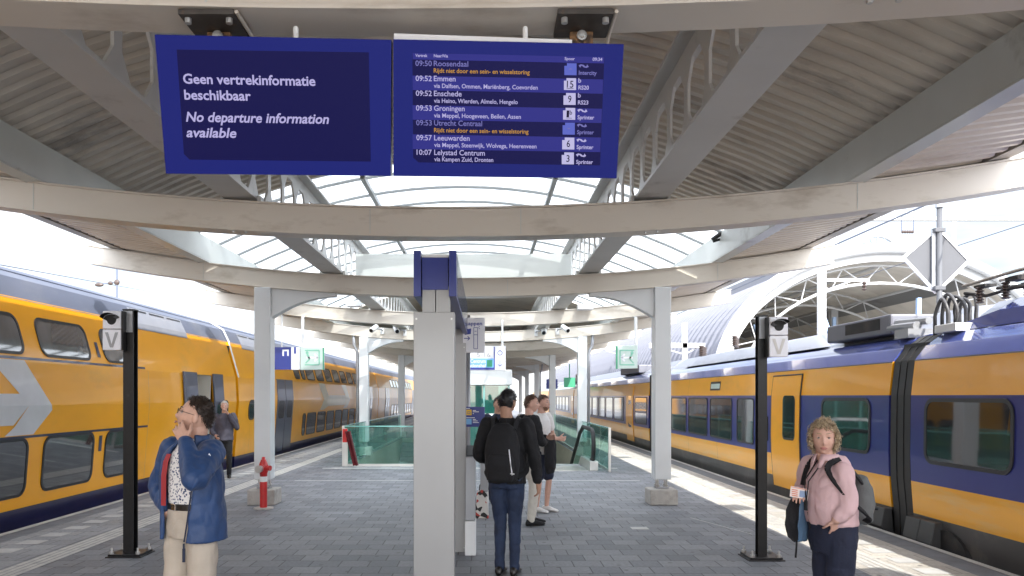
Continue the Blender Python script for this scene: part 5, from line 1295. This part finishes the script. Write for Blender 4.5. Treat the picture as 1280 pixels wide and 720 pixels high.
def strands(mb, H, region, ln, cnt, w=.004, down=.6, curl=0, g=.012, dirf=None, seed=1):
    rnd = random.Random(seed); k = 0
    while k < cnt:
        d = nrm((rnd.gauss(0,1), rnd.gauss(0,1), rnd.gauss(0,1)))
        if not region(d): continue
        k += 1; p = H.surf(d, g*rnd.uniform(.2,1)); o = (p-H.c).normalized()
        if curl:
            r = curl*rnd.uniform(.7,1.3); ax = nrm((rnd.gauss(0,1), rnd.gauss(0,1), rnd.gauss(0,1))); u = ax.cross(o)
            if u.length < .1: continue
            u.normalize(); v = ax.cross(u); a0 = rnd.uniform(0,6)
            mb.tube([p+o*.004+(u*math.cos(a0+a)+v*math.sin(a0+a))*r-H.U*(.004*a) for a in [i*.8 for i in range(7)]], w, 3, cap=False)
        else:
            fl = dirf(d) if dirf else Vector((0,0,-1)); L_ = ln*rnd.uniform(.6,1.25)
            t = H.R*fl[0]+H.F*fl[1]+H.U*fl[2]; t = t-o*t.dot(o)*.8+Vector((rnd.gauss(0,.3),rnd.gauss(0,.3),rnd.gauss(0,.3))); t.normalize()
            s_ = o.cross(t).normalized()*w*rnd.uniform(.6,1.3); q = p+t*L_*.5+o*.005; e = p+t*L_-o*.002
            mb.add([p-s_, p+s_, q+s_*.8+o*.002, q-s_*.8+o*.002, e], [(0,1,2,3),(3,2,4)])
def haircap(mb, H, region, g=.010, n=48, m=40):
    idx = {}; vs = []; fs = []
    def d(i, k): t = math.pi*i/m; a = 2*math.pi*k/n; return (math.sin(t)*math.cos(a), math.sin(t)*math.sin(a), math.cos(t))
    def get(i, k):
        k %= n
        if (i, k) not in idx:
            idx[(i,k)] = len(vs); q = d(i,k); vs.append(H.surf(q, g*(1+.35*noise.noise(Vector(q)*6))))
        return idx[(i,k)]
    for i in range(m):
        for k in range(n):
            if all(region(d(a, b)) for a, b in ((i,k),(i+1,k),(i,k+1),(i+1,k+1))): fs.append([get(i,k),get(i+1,k),get(i+1,k+1),get(i,k+1)])
    mb.add(vs, fs)
def shoe(mb, heel, d, k=1.):
    d = nrm((d[0], d[1], 0)); s = Vector((-d.y, d.x, 0)); h = Vector(heel); rings = []
    for f, w_, z in ((-.07,.022,.05),(-.055,.034,.085),(-.01,.040,.095),(.06,.042,.075),(.12,.047,.055),(.17,.043,.042),(.20,.025,.03)):
        rings.append((h+d*f*k+Vector((0,0,z*k/2+.004)), s*w_*k, Vector((0,0,z*k/2))))
    rings_loft(mb, rings, 16)

# ---- 1. man in the blue rain jacket, left front
def man_left():
    f = nrm((-.55,-.83,0)); r = f.cross(Vector((0,0,1))); up = Vector((0,0,1))
    t = thing('person', 'person in an open blue rain jacket looking up with a hand on the mouth', 'person', (-1.83, 4.97, 0))
    sk = M['skin']
    H = Head((-1.80,4.97,1.602), (-.93,-.22,.28), (.27,.05,1), 1.03); H.skinm = sk
    Ls = Vector((-1.655,4.86,1.395)); Rs = Vector((-1.975,5.055,1.39)); Le = Vector((-1.665,4.575,1.245)); Lw = Vector((-1.795,4.785,1.455)); Re = Vector((-2.08,5.08,1.15)); Rw = Vector((-1.985,4.965,1.01))
    hipL, hipR = Vector((-1.745,4.92,.93)), Vector((-1.915,5.03,.93)); kL, kR = Vector((-1.735,4.90,.50)), Vector((-1.925,5.0,.50)); aL, aR = Vector((-1.73,4.95,.09)), Vector((-1.955,5.06,.09))
    ctr = lambda z, dx=0, dy=0: Vector((-1.825+dx, 4.965+dy, z))
    # body
    b = MB(); H.add(b)
    limb(b, [H.L(0,-.035,-.07), Vector((-1.80,4.975,1.43)), ctr(1.36)], [.058,.058,.075], 16)
    rings_loft(b, [(ctr(z), r*a, f*c) for z, a, c in ((.90,.15,.10),(1.0,.145,.10),(1.15,.14,.095),(1.3,.16,.10),(1.39,.13,.08),(1.43,.06,.06))])
    for S_, E, W_ in ((Ls,Le,Lw),(Rs,Re,Rw)): limb(b, [S_, E, W_], [.05,.042,.028], 12)
    for h, k, a in ((hipL,kL,aL),(hipR,kR,aR)): limb(b, [h,k,a], [.075,.055,.04], 12)
    hd = nrm(Vector((-1.905,4.868,1.605))-Lw)
    hand(b, Lw+hd*.012, hd, (-.25,.9,.15), (.9,.15,.45), 1.0, (.30,.34,.38,.45), .15, .10)
    hand(b, Rw, (.38,.02,-.9), f, (-r)*1, .9, (.3,.3,.3,.3))
    q = fuse(b, .0048, 2); body = q.build('body', sk, t, smooth=True)
    H.face(t, brow=M['hairbrown'])
    # hair
    reg = lambda d: (d[2] > .50-.75*max(0,-d[1]+.25) if d[1] < .55 else d[2] > .66) and not (d[1] < -.05 and d[2] < -.62) and not (abs(d[0]) > .75 and d[2] < .12 and d[1] > -.35)
    m = MB(); haircap(m, H, reg, .007); strands(m, H, reg, .028, 1500, .0022, g=.011, dirf=lambda d: (d[0]*.3+.25, -.4, -.5) if d[2] < .6 else (.5,-.6,.1), seed=3); m.build('hair', M['hairbrown'], t)
    # glasses
    m = MB()
    for sg in (-1, 1):
        c = H.L(sg*.033,.103,.010); m.tube([c+(H.R*math.cos(a)*.024+H.U*math.sin(a)*.017) for a in [2*math.pi*i/18 for i in range(18)]], .0016, 5, closed=True)
        m.tube([H.L(sg*.056,.100,.014), H.L(sg*.077,.06,.014), H.L(sg*.079,.0,.012)], .0017, 5)
    m.tube([H.L(-.010,.106,.014), H.L(0,.109,.016), H.L(.010,.106,.014)], .0016, 5); m.build('glasses', M['darkplate'], t)
    # shirt
    b = MB(); rings_loft(b, [(ctr(z), r*a, f*c) for z, a, c in ((1.03,.165,.122),(1.15,.168,.125),(1.28,.172,.12),(1.37,.15,.10),(1.42,.085,.08),(1.47,.072,.072))], 28)
    fuse(b, .008, 2, .004, 11, 1).build('shirt', M['floral'], t, smooth=True)
    # trousers + belt
    b = MB(); rings_loft(b, [(ctr(z), r*a, f*c) for z, a, c in ((.86,.17,.12),(.93,.185,.13),(1.0,.178,.125),(1.05,.170,.122))], 28)
    for h, k, a in ((hipL,kL,aL),(hipR,kR,aR)): limb(b, [h+Vector((0,0,.0)), h.lerp(k,.5), k, a], [.100,.092,.078,.062], 16, 4)
    fuse(b, .009, 3, .008, 8, 2, (1,1,.9)).build('trousers', M['chino'], t, smooth=True)
    b = MB(); rings = [(ctr(z), r*.176, f*.128) for z in (1.035,1.075)]; rings_loft(b, rings, 32); b.build('belt', M['leather'], t, bevel=.004)
    m = MB(); c = ctr(1.055)+f*.130; m.obox(c-r*.0, r*.022, f*.004, up*.02); m.build('buckle', M['chrome'], t, bevel=.003)
    # jacket: open shell + sleeves
    def shell(bm_, rings, a0, a1, th, n=26):
        outer, inner = [], []
        for c, a, bb in rings:
            A0 = a0(c.z) if callable(a0) else a0; A1 = a1(c.z) if callable(a1) else a1
            ang = [A0+(A1-A0)*i/n for i in range(n+1)]
            outer.append([c+r*math.sin(x)*a+f*math.cos(x)*bb for x in ang]); inner.append([c+r*math.sin(x)*(a-th)+f*math.cos(x)*(bb-th) for x in ang])
        bm_.grid(outer); bm_.grid(inner); bm_.grid([[o[0] for o in outer],[i[0] for i in inner]]); bm_.grid([[o[-1] for o in outer],[i[-1] for i in inner]])
        bm_.grid([outer[0],inner[0]]); bm_.grid([outer[-1],inner[-1]])
    b = MB()
    sh = [(ctr(z,dx,dy), a, c) for z, a, c, dx, dy in ((.845,.225,.185,.015,0),(.95,.225,.18,.012,0),(1.1,.222,.172,.005,0),(1.25,.222,.165,0,0),(1.34,.212,.15,0,0),(1.40,.165,.125,0,0),(1.44,.115,.10,.01,.0),(1.49,.105,.098,.015,.005))]
    # opening angle: measured from the front; the wearer's left panel covers more near the hem
    op0 = lambda z: .50+.25*max(0,(1.15-z)); op1 = lambda z: 2*math.pi-(.92-.34*max(0,min(1,(1.30-z)/.45)))
    shell(b, sh, op0, op1, .028, 40)
    for pts, rr in (([Ls+r*.02+Vector((0,0,-.01)), Ls.lerp(Le,.5)+Vector((0,-.0,.0)), Le, Le.lerp(Lw,.5), Lw-hd*.01],(.088,.078,.070,.060,.050)),([Rs, Rs.lerp(Re,.5), Re, Rw+Vector((-.005,.01,.045))],(.085,.072,.064,.055))): limb(b, pts, rr, 16, 5)
    fuse(b, .0085, 2, .0085, 10, 3, (1.2,1.2,.75)).build('jacket', M['jacketblue'], t, smooth=True)
    m = MB()                                # red edge of the lining, dark collar, chest mark, hanging zip
    zz = [.88+.055*i for i in range(11)]
    def sp_(z, ang, off): 
        import bisect
        zs = [s[0].z for s in sh]; i = max(0, min(len(zs)-2, bisect.bisect(zs, z)-1)); u = (z-zs[i])/(zs[i+1]-zs[i]); c = sh[i][0].lerp(sh[i+1][0], u); a = sh[i][1]*(1-u)+sh[i+1][1]*u+off; bb = sh[i][2]*(1-u)+sh[i+1][2]*u+off
        return c+r*math.sin(ang)*a+f*math.cos(ang)*bb
    zz = [1.06+.045*i for i in range(8)]
    m.grid([[sp_(z, op0(z)-.02, -.004), sp_(z, op0(z)-.20, -.022)] for z in zz]); m.build('red_zip_edge', M['redlining'], t)
    m = MB(); m.tube([sp_(z, op1(z)+.03, .0) for z in (.86,.95,1.05,1.15,1.25,1.34,1.40)], .005, 6); p = sp_(.85, op1(.85)+.03, 0); m.tube([p, p-Vector((0,0,.10))], .006, 6); m.tube([p-Vector((0,0,.03)), p-Vector((0,0,.11))], .009, 6); m.build('zip', M['jacketline'], t)
    m = MB(); p = Ls.lerp(Le,.35); n_ = Vector((.35,-.85,.30)).normalized(); p = p+Vector((.035,-.055,.035))
    for a, bb in ((-.010,0),(.010,0)): m.bar(p+Vector((a,0,-.012)), p+Vector((0,-.004,.014)), .005, .004)
    m.build('chest_mark', M['signwhite'], t)
    b = MB(); shoe(b, aL*Vector((1,1,0)) if 0 else Vector((aL.x,aL.y,0)), f); shoe(b, Vector((aR.x,aR.y,0)), f); 
    sb = MB(); shoe(sb, Vector((aL.x,aL.y,0)), f); sb.build('shoe', M['leather'], t, smooth=True); sb = MB(); shoe(sb, Vector((aR.x,aR.y,0)), f); sb.build('shoe', M['leather'], t, smooth=True)
man_left()

# ---- 2. woman in the pink shirt, right front
def woman():
    f = nrm((-.93,-.37,0)); r = f.cross(Vector((0,0,1)))       # r points to her right, away from the camera
    t = thing('person', 'person with curly grey-blond hair in a pink shirt holding a ticket', 'person', (2.17, 5.0, 0))
    sk = M['skinpink']; V = Vector
    H = Head((2.107,4.985,1.468), (-.38,-.92,-.03), (0,0,1), .93); H.skinm = sk
    Ls, Rs = V((2.175,4.865,1.270)), V((2.085,5.125,1.275)); Le, Lw = V((2.180,4.815,1.06)), V((2.118,4.825,.985)); Re, Rw = V((2.09,5.27,1.04)), V((2.005,5.08,1.12))
    hipL, hipR = V((2.185,4.91,.86)), V((2.165,5.08,.86)); kL, kR = V((2.17,4.90,.47)), V((2.15,5.06,.47)); aL, aR = V((2.22,4.90,.08)), V((2.19,5.07,.08))
    c = lambda z, d=0: V((2.165,4.99,z))+f*d
    b = MB(); H.add(b); limb(b, [H.L(0,-.03,-.07), V((2.13,4.99,1.34)), c(1.26)], [.056,.060,.085], 16)
    rings_loft(b, [(c(z), r*a, f*d) for z, a, d in ((.82,.13,.10),(.95,.13,.10),(1.1,.13,.10),(1.25,.14,.09),(1.31,.09,.07))])
    for S_, E, W_ in ((Ls,Le,Lw),(Rs,Re,Rw)): limb(b, [S_, E, W_], [.05,.044,.03], 12)
    for h, k, a in ((hipL,kL,aL),(hipR,kR,aR)): limb(b, [h,k,a], [.09,.06,.045], 12)
    hand(b, Lw, (.08,.42,-.85), (0,1,0), (-.8,-.2,.3), .85, (.3,.3,.3,.3))
    hand(b, Rw, nrm((-.50,-.85,-.05)), (0,0,-1), (.8,-.5,.2), .92, (.35,.5,.6,.7), .4)
    fuse(b, .0048, 2).build('body', sk, t, smooth=True)
    H.face(t, brow=M['hairblond'])
    reg = lambda d: (d[2] > .60 or (d[1] < .25 and d[2] > -.66) or (abs(d[0]) > .86 and d[2] > -.70 and d[1] < .5) or (d[0] < -.45 and d[2] > .42))
    m = MB(); haircap(m, H, reg, .009); strands(m, H, reg, .04, 900, .0022, curl=.011, g=.017, seed=5); strands(m, H, reg, .04, 260, .0014, curl=.017, g=.026, seed=15); m.build('hair', M['hairblond'], t)
    # shirt
    b = MB()
    R_ = ((.935,.172,.130,.004),(.95,.174,.131,.006),(.99,.174,.136,.012),(1.05,.168,.136,.02),(1.13,.160,.128,.024),(1.21,.156,.115,.022),(1.28,.140,.092,.01),(1.325,.10,.08,-.005),(1.36,.070,.066,-.01))
    rings_loft(b, [(c(z, o), r*a, f*d) for z, a, d, o in R_], 30)
    limb(b, [Ls, Ls.lerp(Le,.55)+V((.006,0,0)), Le, Le.lerp(Lw,.6), Lw+V((.012,0,.012))], [.062,.057,.054,.048,.043], 16); limb(b, [Rs, Re, Rw+V((.01,.03,0))], [.078,.064,.048], 16)
    fuse(b, .0085, 2, .0085, 11, 6, (1,1,.8)).build('shirt', M['pink'], t, smooth=True)
    m = MB()                                   # collar leaves and placket
    base = V((2.125,4.985,1.345))
    for a0, a1 in ((-.25,-2.4),(.25,2.4)):
        A = [a0+(a1-a0)*i/10 for i in range(11)]; fl = lambda x: nrm(f*math.cos(x)+r*math.sin(x))
        top = [base+fl(x)*.068+V((0,0,.026)) for x in A]; low = [base+fl(x)*(.090 if i > 1 else .100)+V((0,0,-.010-(.045 if i < 2 else .0))) for i, x in enumerate(A)]
        m.grid([top, low])
    o = m.build('collar', M['pink'], t, smooth=True); so_ = o.modifiers.new('s','SOLIDIFY'); so_.thickness = .006
    m = MB(); pl = [c(z,o)+f*(d+.006) for z, a, d, o in R_[:-2]]; m.grid([[p-r*.016, p+r*.016] for p in pl]); m.build('placket', M['pink'], t)
    # jeans
    b = MB(); rings_loft(b, [(c(z), r*a, f*d) for z, a, d in ((.76,.145,.116),(.84,.164,.127),(.92,.164,.126),(.97,.156,.12))], 28)
    for h, k, a in ((hipL,kL,aL),(hipR,kR,aR)): limb(b, [h, h.lerp(k,.5), k, a], [.095,.085,.070,.056], 16, 4)
    fuse(b, .009, 3, .007, 9, 8, (1,1,1)).build('jeans', M['denim'], t, smooth=True)
    for a in (aL, aR):
        sb = MB(); shoe(sb, V((a.x,a.y,0)), f); sb.build('shoe', M['leather'], t, smooth=True)
    # lanyard round the neck
    m = MB(); m.tube([V((2.08,4.93,1.33)), c(1.2,.165)+r*.03, c(1.08,.19)+r*.02], .004, 6); m.tube([V((2.07,4.99,1.33)), c(1.2,.17)+r*.06, c(1.08,.192)+r*.02], .004, 6); p = c(1.065,.196)+r*.02; m.box(p.x-.006, p.x+.006, p.y-.015, p.y+.015, p.z-.04, p.z+.02); m.build('lanyard', M['blackcloth'], t)
    # backpack (worn): rests on her back, a thing of its own
    bp = thing('backpack', 'grey backpack worn on the back of the woman in pink', 'backpack', tuple(c(1.0,-.2)))
    b = MB(); rings_loft(b, [(c(z, -d), r*a, f*e) for z, d, a, e in ((.925,.175,.09,.045),(.95,.19,.12,.068),(1.05,.195,.132,.075),(1.16,.185,.128,.066),(1.225,.17,.10,.045),(1.24,.165,.055,.028))], 24)
    fuse(b, .009, 3, .009, 10, 4).build('bag', M['greycloth'], bp, smooth=True)
    for sgn, S_ in ((-1, Ls), (1, Rs)):
        s0 = V((S_.x, S_.y, 0)); off = r*(-sgn)*.045
        m = MB(); P_ = [c(1.19,-.15)+r*sgn*.09, S_+off+f*-.05+V((0,0,.056)), S_+off+f*.03+V((0,0,.062)), S_+off+f*.075+V((0,0,.0)), c(1.12,.06)+r*sgn*.18, c(1.0,-.08)+r*sgn*.20, c(.95,-.17)+r*sgn*.09]
        pts = [cr(P_, i, k/5) for i in range(len(P_)-1) for k in range(5)]+[P_[-1]]
        for a, b_ in zip(pts, pts[1:]): m.bar(a, b_, .036 if len(pts) else 0, .012, up=r*sgn*.6+V((0,0,.8)))
        m.build('strap', M['blackcloth'], bp)
    m = MB(); m.tube([c(1.02,-.275)+r*q for q in (-.09,-.03,.03,.09)], .006, 6); m.build('pocket_zip', M['blackcloth'], bp)
    # ticket in the right hand
    tk = thing('train_ticket', 'pale pink train ticket in the hand of the woman', 'ticket', tuple(W(998,617,5.0)))
    Y = 4.96; m = MB(); q = [W(987,620.5,Y),W(1009.5,624.5,Y),W(1011,612,Y),W(988.5,607.5,Y)]; m.prism(q, (.004,.006,0)); m.build('card', M['ticket'], tk)
    m = MB(); m.poly([p+V((0,-.001,0)) for p in (W(999,621,Y),W(1008.5,622.5,Y),W(1009.3,614.5,Y),W(999.8,613,Y))]); m.build('printed_field', M['ticketblue'], tk)
    m = MB()
    for k in range(4): 
        y = 611+2.4*k; m.poly([p+V((0,-.001,0)) for p in (W(989.5,y+1.2,Y),W(997,y+2.6,Y),W(997,y+1.4,Y),W(989.5,y,Y))])
    m.poly([p+V((0,-.001,0)) for p in (W(989,608.9,Y),W(1010,613,Y),W(1010,612.2,Y),W(989,608.1,Y))]); m.build('print_line', M['ticketred'], tk)
    # folded jacket hanging from the hand
    jk = thing('folded_jacket', 'blue and black jacket hanging folded from the hand of the woman', 'jacket', tuple(W(1000,620,5.06)))
    b = MB(); Y = 5.10
    def drape(pts): 
        rings_loft(b, [(W(px,py,Y), V((w_*Y/1000,0,0)), V((.01*w_,.045,0))) for px, py, w_ in pts], 16)
    drape(((1001,616,7),(1002,632,8.5),(1002,650,8.5),(1001,668,7.5),(1000,677,5)))
    fuse(b, .008, 2, .011, 10, 11, (1.5,1,.5)).build('blue_shell', M['bluefold'], jk, smooth=True)
    b = MB(); Y = 5.06
    drape(((995,622,4.5),(992.5,636,6),(991.5,655,6.2),(992.5,670,5),(996,676,3))); fuse(b, .008, 2, .009, 10, 12, (1.5,1,.5)).build('black_lining', M['blackcloth'], jk, smooth=True)
    m = MB(); P_ = [W(996,672,5.06), W(995.5,684,5.05), W(994.5,697,5.05)]; m.tube(P_, .006, 6); m.build('strap', M['blackcloth'], jk)
    m = MB(); P_ = [W(1010,640,5.0), W(1012,652,5.0), W(1012.5,661,5.0)]; m.tube(P_, .005, 6); m.build('drawcord', M['blackcloth'], jk)
woman()

# ---- general figure for the people farther away (local frame: right, forward, up; metres for a 1.75 m person)
def figure(label, x, y, face, k, head_f, skin, hair, top, legs, shoes, arms, hairreg=None, shorts=False, extra=None, vox=.011, stance=(.10,.10,0), lean=0, beard=None, girth=1., legr=1., headup=0., facial=True, hips_dx=0, group=None):
    F_ = nrm((*face, 0)); R_ = F_.cross(Vector((0,0,1))); o = Vector((x, y, 0))
    P = lambda a, b, c: o+(R_*a+F_*(b+lean*max(0, c-.9))+Vector((0,0,c)))*k
    t = thing('person', label, 'person', (x, y, 0))
    hf = nrm((*head_f, headup)) ; H = Head(P(0,.035,1.625), hf, (0,0,1), k); H.skinm = skin
    sL, sR = P(-.185,0,1.41), P(.185,0,1.41); EL, WL, ER, WR = [P(*q) for q in arms[:4]]
    hL, hR = P(-.09,0,.90), P(.09,0,.90); (dl, dr, fo) = stance; kL, kR = P(-dl-.0,.02+fo,.49), P(dr,.02,.49); aL, aR = P(-dl,-.02+fo,.08), P(dr,-.02,.08)
    b = MB(); H.add(b, 28, 24); limb(b, [H.L(0,-.03,-.07), P(0,.0,1.46), P(0,-.01,1.36)], [.055*k,.058*k,.075*k], 12)
    rings_loft(b, [(P(0,0,z), R_*a*k, F_*c*k) for z, a, c in ((.86,.15,.1),(1.0,.14,.095),(1.2,.15,.1),(1.37,.15,.09),(1.44,.07,.05))])
    for S_, E, W_ in ((sL,EL,WL),(sR,ER,WR)): limb(b, [S_,E,W_], [.048*k,.041*k,.029*k], 10)
    for h, q, a in ((hL,kL,aL),(hR,kR,aR)): limb(b, [h, h.lerp(q,.6), q, q.lerp(a,.35), a], [.070*k*legr,.058*k*legr,.046*k*legr,.046*k*legr,.033*k*legr], 12)
    for W_, E, sg, hc in ((WL,EL,-1,arms[4]),(WR,ER,1,arms[5])): hand(b, W_, (W_-E), -R_*sg*.9+F_*.2, hc, k, (.45,.5,.5,.55), .3)
    fuse(b, vox*.62, 2).build('body', skin, t, smooth=True)
    if facial: H.face(t, brow=hair)
    reg = hairreg or (lambda d: (d[2] > .46-.9*max(0,-d[1]+.25) if d[1] < .5 else d[2] > .62) and not (d[1] < 0 and d[2] < -.55) and not (abs(d[0]) > .78 and d[2] < .08 and d[1] > -.3))
    m = MB(); haircap(m, H, reg, .009, 36, 30); strands(m, H, reg, .022, 700, .0028, g=.010, dirf=lambda d: (d[0]*.3,-.3,-.4) if d[2] < .6 else (.4,.4,-.2), seed=int(x*100) % 50); m.build('hair', hair, t)
    if beard:
        m = MB(); rg = lambda d: d[1] > .25 and d[2] < -.42 and not (d[1] > .72 and -.62 < d[2] < -.40 and abs(d[0]) < .3); haircap(m, H, rg, .006, 36, 30); strands(m, H, rg, .015, 250, .003, g=.008); m.build('beard', beard, t)
    g = girth
    b = MB(); rings_loft(b, [(P(0,0,z), R_*a*k*g, F_*c*k*g) for z, a, c in ((.86,.185,.135),(.95,.178,.13),(1.1,.175,.125),(1.25,.185,.13),(1.36,.175,.115),(1.42,.12,.085),(1.475,.068,.062))], 24)
    lo = arms[6] if len(arms) > 6 else 1.
    for S_, E, W_ in ((sL,EL,WL),(sR,ER,WR)):
        if lo >= 1: limb(b, [S_, E, W_-(W_-E)*.12], [.076*k,.062*k,.046*k], 12)
        else: limb(b, [S_, S_.lerp(E, lo)], [.076*k,.07*k], 12)
    fuse(b, vox, 2, .010*k, 9, int(y), (1,1,1)).build('top', top, t, smooth=True)
    b = MB(); rings_loft(b, [(P(0,0,z), R_*a*k, F_*c*k) for z, a, c in ((.82,.165,.12),(.9,.178,.128),(.99,.168,.12))], 24)
    for h, q, a in ((hL,kL,aL),(hR,kR,aR)):
        if shorts: limb(b, [h, h.lerp(q,.85)], [.10*k*legr,.092*k*legr], 14)
        else: limb(b, [h, h.lerp(q,.5), q, a], [.099*k*legr,.087*k*legr,.068*k*legr,.052*k*legr], 14, 4)
    fuse(b, vox, 2, .008*k, 9, int(y)+3, (1,1,1)).build('shorts' if shorts else 'trousers', legs, t, smooth=True)
    for a in (aL, aR):
        sb = MB(); shoe(sb, Vector((a.x,a.y,0)), F_, k); sb.build('shoe', shoes, t, smooth=True)
    if extra: extra(t, P, R_, F_, k)
    return t
V3 = Vector
# 3. student with the black backpack, seen from behind
def stud_extra(t, P, R_, F_, k):
    bp = thing('backpack', 'black backpack on the back of the student in jeans', 'backpack', tuple(P(0,-.25,1.1)))
    b = MB(); rings_loft(b, [(P(.0,-d,z), R_*a*k, F_*e*k) for z, d, a, e in ((.885,.205,.10,.06),(.91,.215,.145,.085),(1.05,.225,.165,.105),(1.2,.22,.165,.10),(1.32,.20,.14,.08),(1.40,.18,.10,.055),(1.43,.17,.05,.03))], 24)
    fuse(b, .010, 2, .008, 9, 5).build('bag', M['blackcloth'], bp, smooth=True)
    b = MB(); rings_loft(b, [(P(0,-.30,z), R_*a*k, F_*e*k) for z, a, e in ((.90,.10,.03),(.93,.125,.05),(1.05,.13,.055),(1.14,.115,.04),(1.16,.08,.02))], 20); fuse(b, .010, 2, .006, 9, 2).build('front_pocket', M['blackcloth'], bp, smooth=True)
    m = MB(); m.bar(P(.085,-.327,1.20), P(.115,-.335,.97), .012, .006); m.build('zip_line', M['signwhite'], bp)
    m = MB(); m.bar(P(.10,-.338,.985), P(.135,-.336,.98), .03, .008); m.build('tag', M['signwhite'], bp)
    m = MB(); m.tube([P(-.03,-.17,1.42), P(-.03,-.19,1.47), P(.03,-.19,1.47), P(.03,-.17,1.42)], .009, 6); m.build('grab_loop', M['blackcloth'], bp)
    for sg in (-1, 1):
        m = MB(); P_ = [P(sg*.10,-.15,1.38), P(sg*.12,-.05,1.47), P(sg*.125,.06,1.455), P(sg*.14,.14,1.32), P(sg*.17,.10,1.1), P(sg*.19,-.02,.98), P(sg*.13,-.18,.93)]
        pts = [cr(P_, i, q/4) for i in range(6) for q in range(4)]+[P_[-1]]
        for a, c_ in zip(pts, pts[1:]): m.bar(a, c_, .05, .014, up=F_*.3+R_*sg*.5+V3((0,0,.8)))
        m.build('strap', M['blackcloth'], bp)
figure('person seen from behind in dark jeans and a black top, black hair', .205, 7.74, (.22,.975), 1.03, (.50,.87), M['skin2'], M['hairblack'], M['blackcloth'], M['denim2'], M['leather'],
       [(-.27,.02,1.12),(-.16,.27,1.08),(.265,-.01,1.11),(.285,.06,.87),(.6,.6,.3),(.0,1,0)], hairreg=lambda d: (d[2] > .40 or (d[1] < .30 and d[2] > -.50 and not (abs(d[0]) > .80 and d[2] < .02 and d[1] > -.25))), extra=stud_extra, vox=.009, stance=(.065,.075,.0), legr=.90, headup=-.15)
# 4. man in black with pale trousers
figure('person in a black top and off-white trousers with folded arms', .585, 10.75, (.93,.36), 1.0, (.90,-.15), M['skinpink'], M['hairginger'], M['blackcloth'], M['offwhite'], M['blackcloth'],
       [(-.25,.05,1.13),(.06,.25,1.17),(.25,.06,1.13),(-.04,.27,1.13),(0,.3,1),(0,.3,1)], stance=(.09,.10,.10))
# 5. man in white T-shirt with shorts
def shorts_extra(t, P, R_, F_, k):
    j = thing('hanging_jacket', 'black jacket held over the arm of the person in shorts', 'jacket', tuple(P(.1,.25,1.0)))
    b = MB(); rings_loft(b, [(P(.14,.24,z), R_*a, F_*c) for z, a, c in ((.60,.08,.05),(.68,.12,.07),(.85,.13,.075),(1.02,.12,.07),(1.10,.10,.06))], 18); fuse(b, .011, 2, .012, 10, 9).build('cloth', M['blackcloth'], j, smooth=True)
figure('bearded person in a white T-shirt and dark shorts with crossed arms', .83, 11.95, (.80,-.55), 1.0, (.80,-.50), M['skinpink'], M['hairginger'], M['whitecloth'], M['navycloth'], M['whitecloth'],
       [(-.26,.05,1.13),(.05,.25,1.15),(.26,.06,1.13),(-.05,.27,1.10),(0,.3,1),(0,.3,1),.55], shorts=True, beard=M['beard'], extra=shorts_extra, stance=(.09,.10,.06))
# 6. dark blue jacket behind the student
figure('person in a dark blue jacket mostly hidden behind the student', .20, 12.9, (.2,-1), .98, (.3,-1), M['skin'], M['hairbrown'], M['navycloth'], M['denim'], M['leather'],
       [(-.26,.02,1.12),(-.15,.26,1.1),(.26,.02,1.12),(.26,.08,.88),(0,.3,1),(0,1,0)])
# 7. white-haired man by the open door
figure('white haired person in a dark jacket beside the open train door', -5.50, 16.85, (.35,-.94), .93, (.2,-.95), M['skinpink'], M['hairwhite'], M['greyjacket'], M['blackcloth'], M['leather'],
       [(-.27,.06,1.13),(-.06,.20,1.48),(.27,.03,1.12),(.20,.20,.98),(0,.3,1),(0,.6,.6)], girth=1.12)
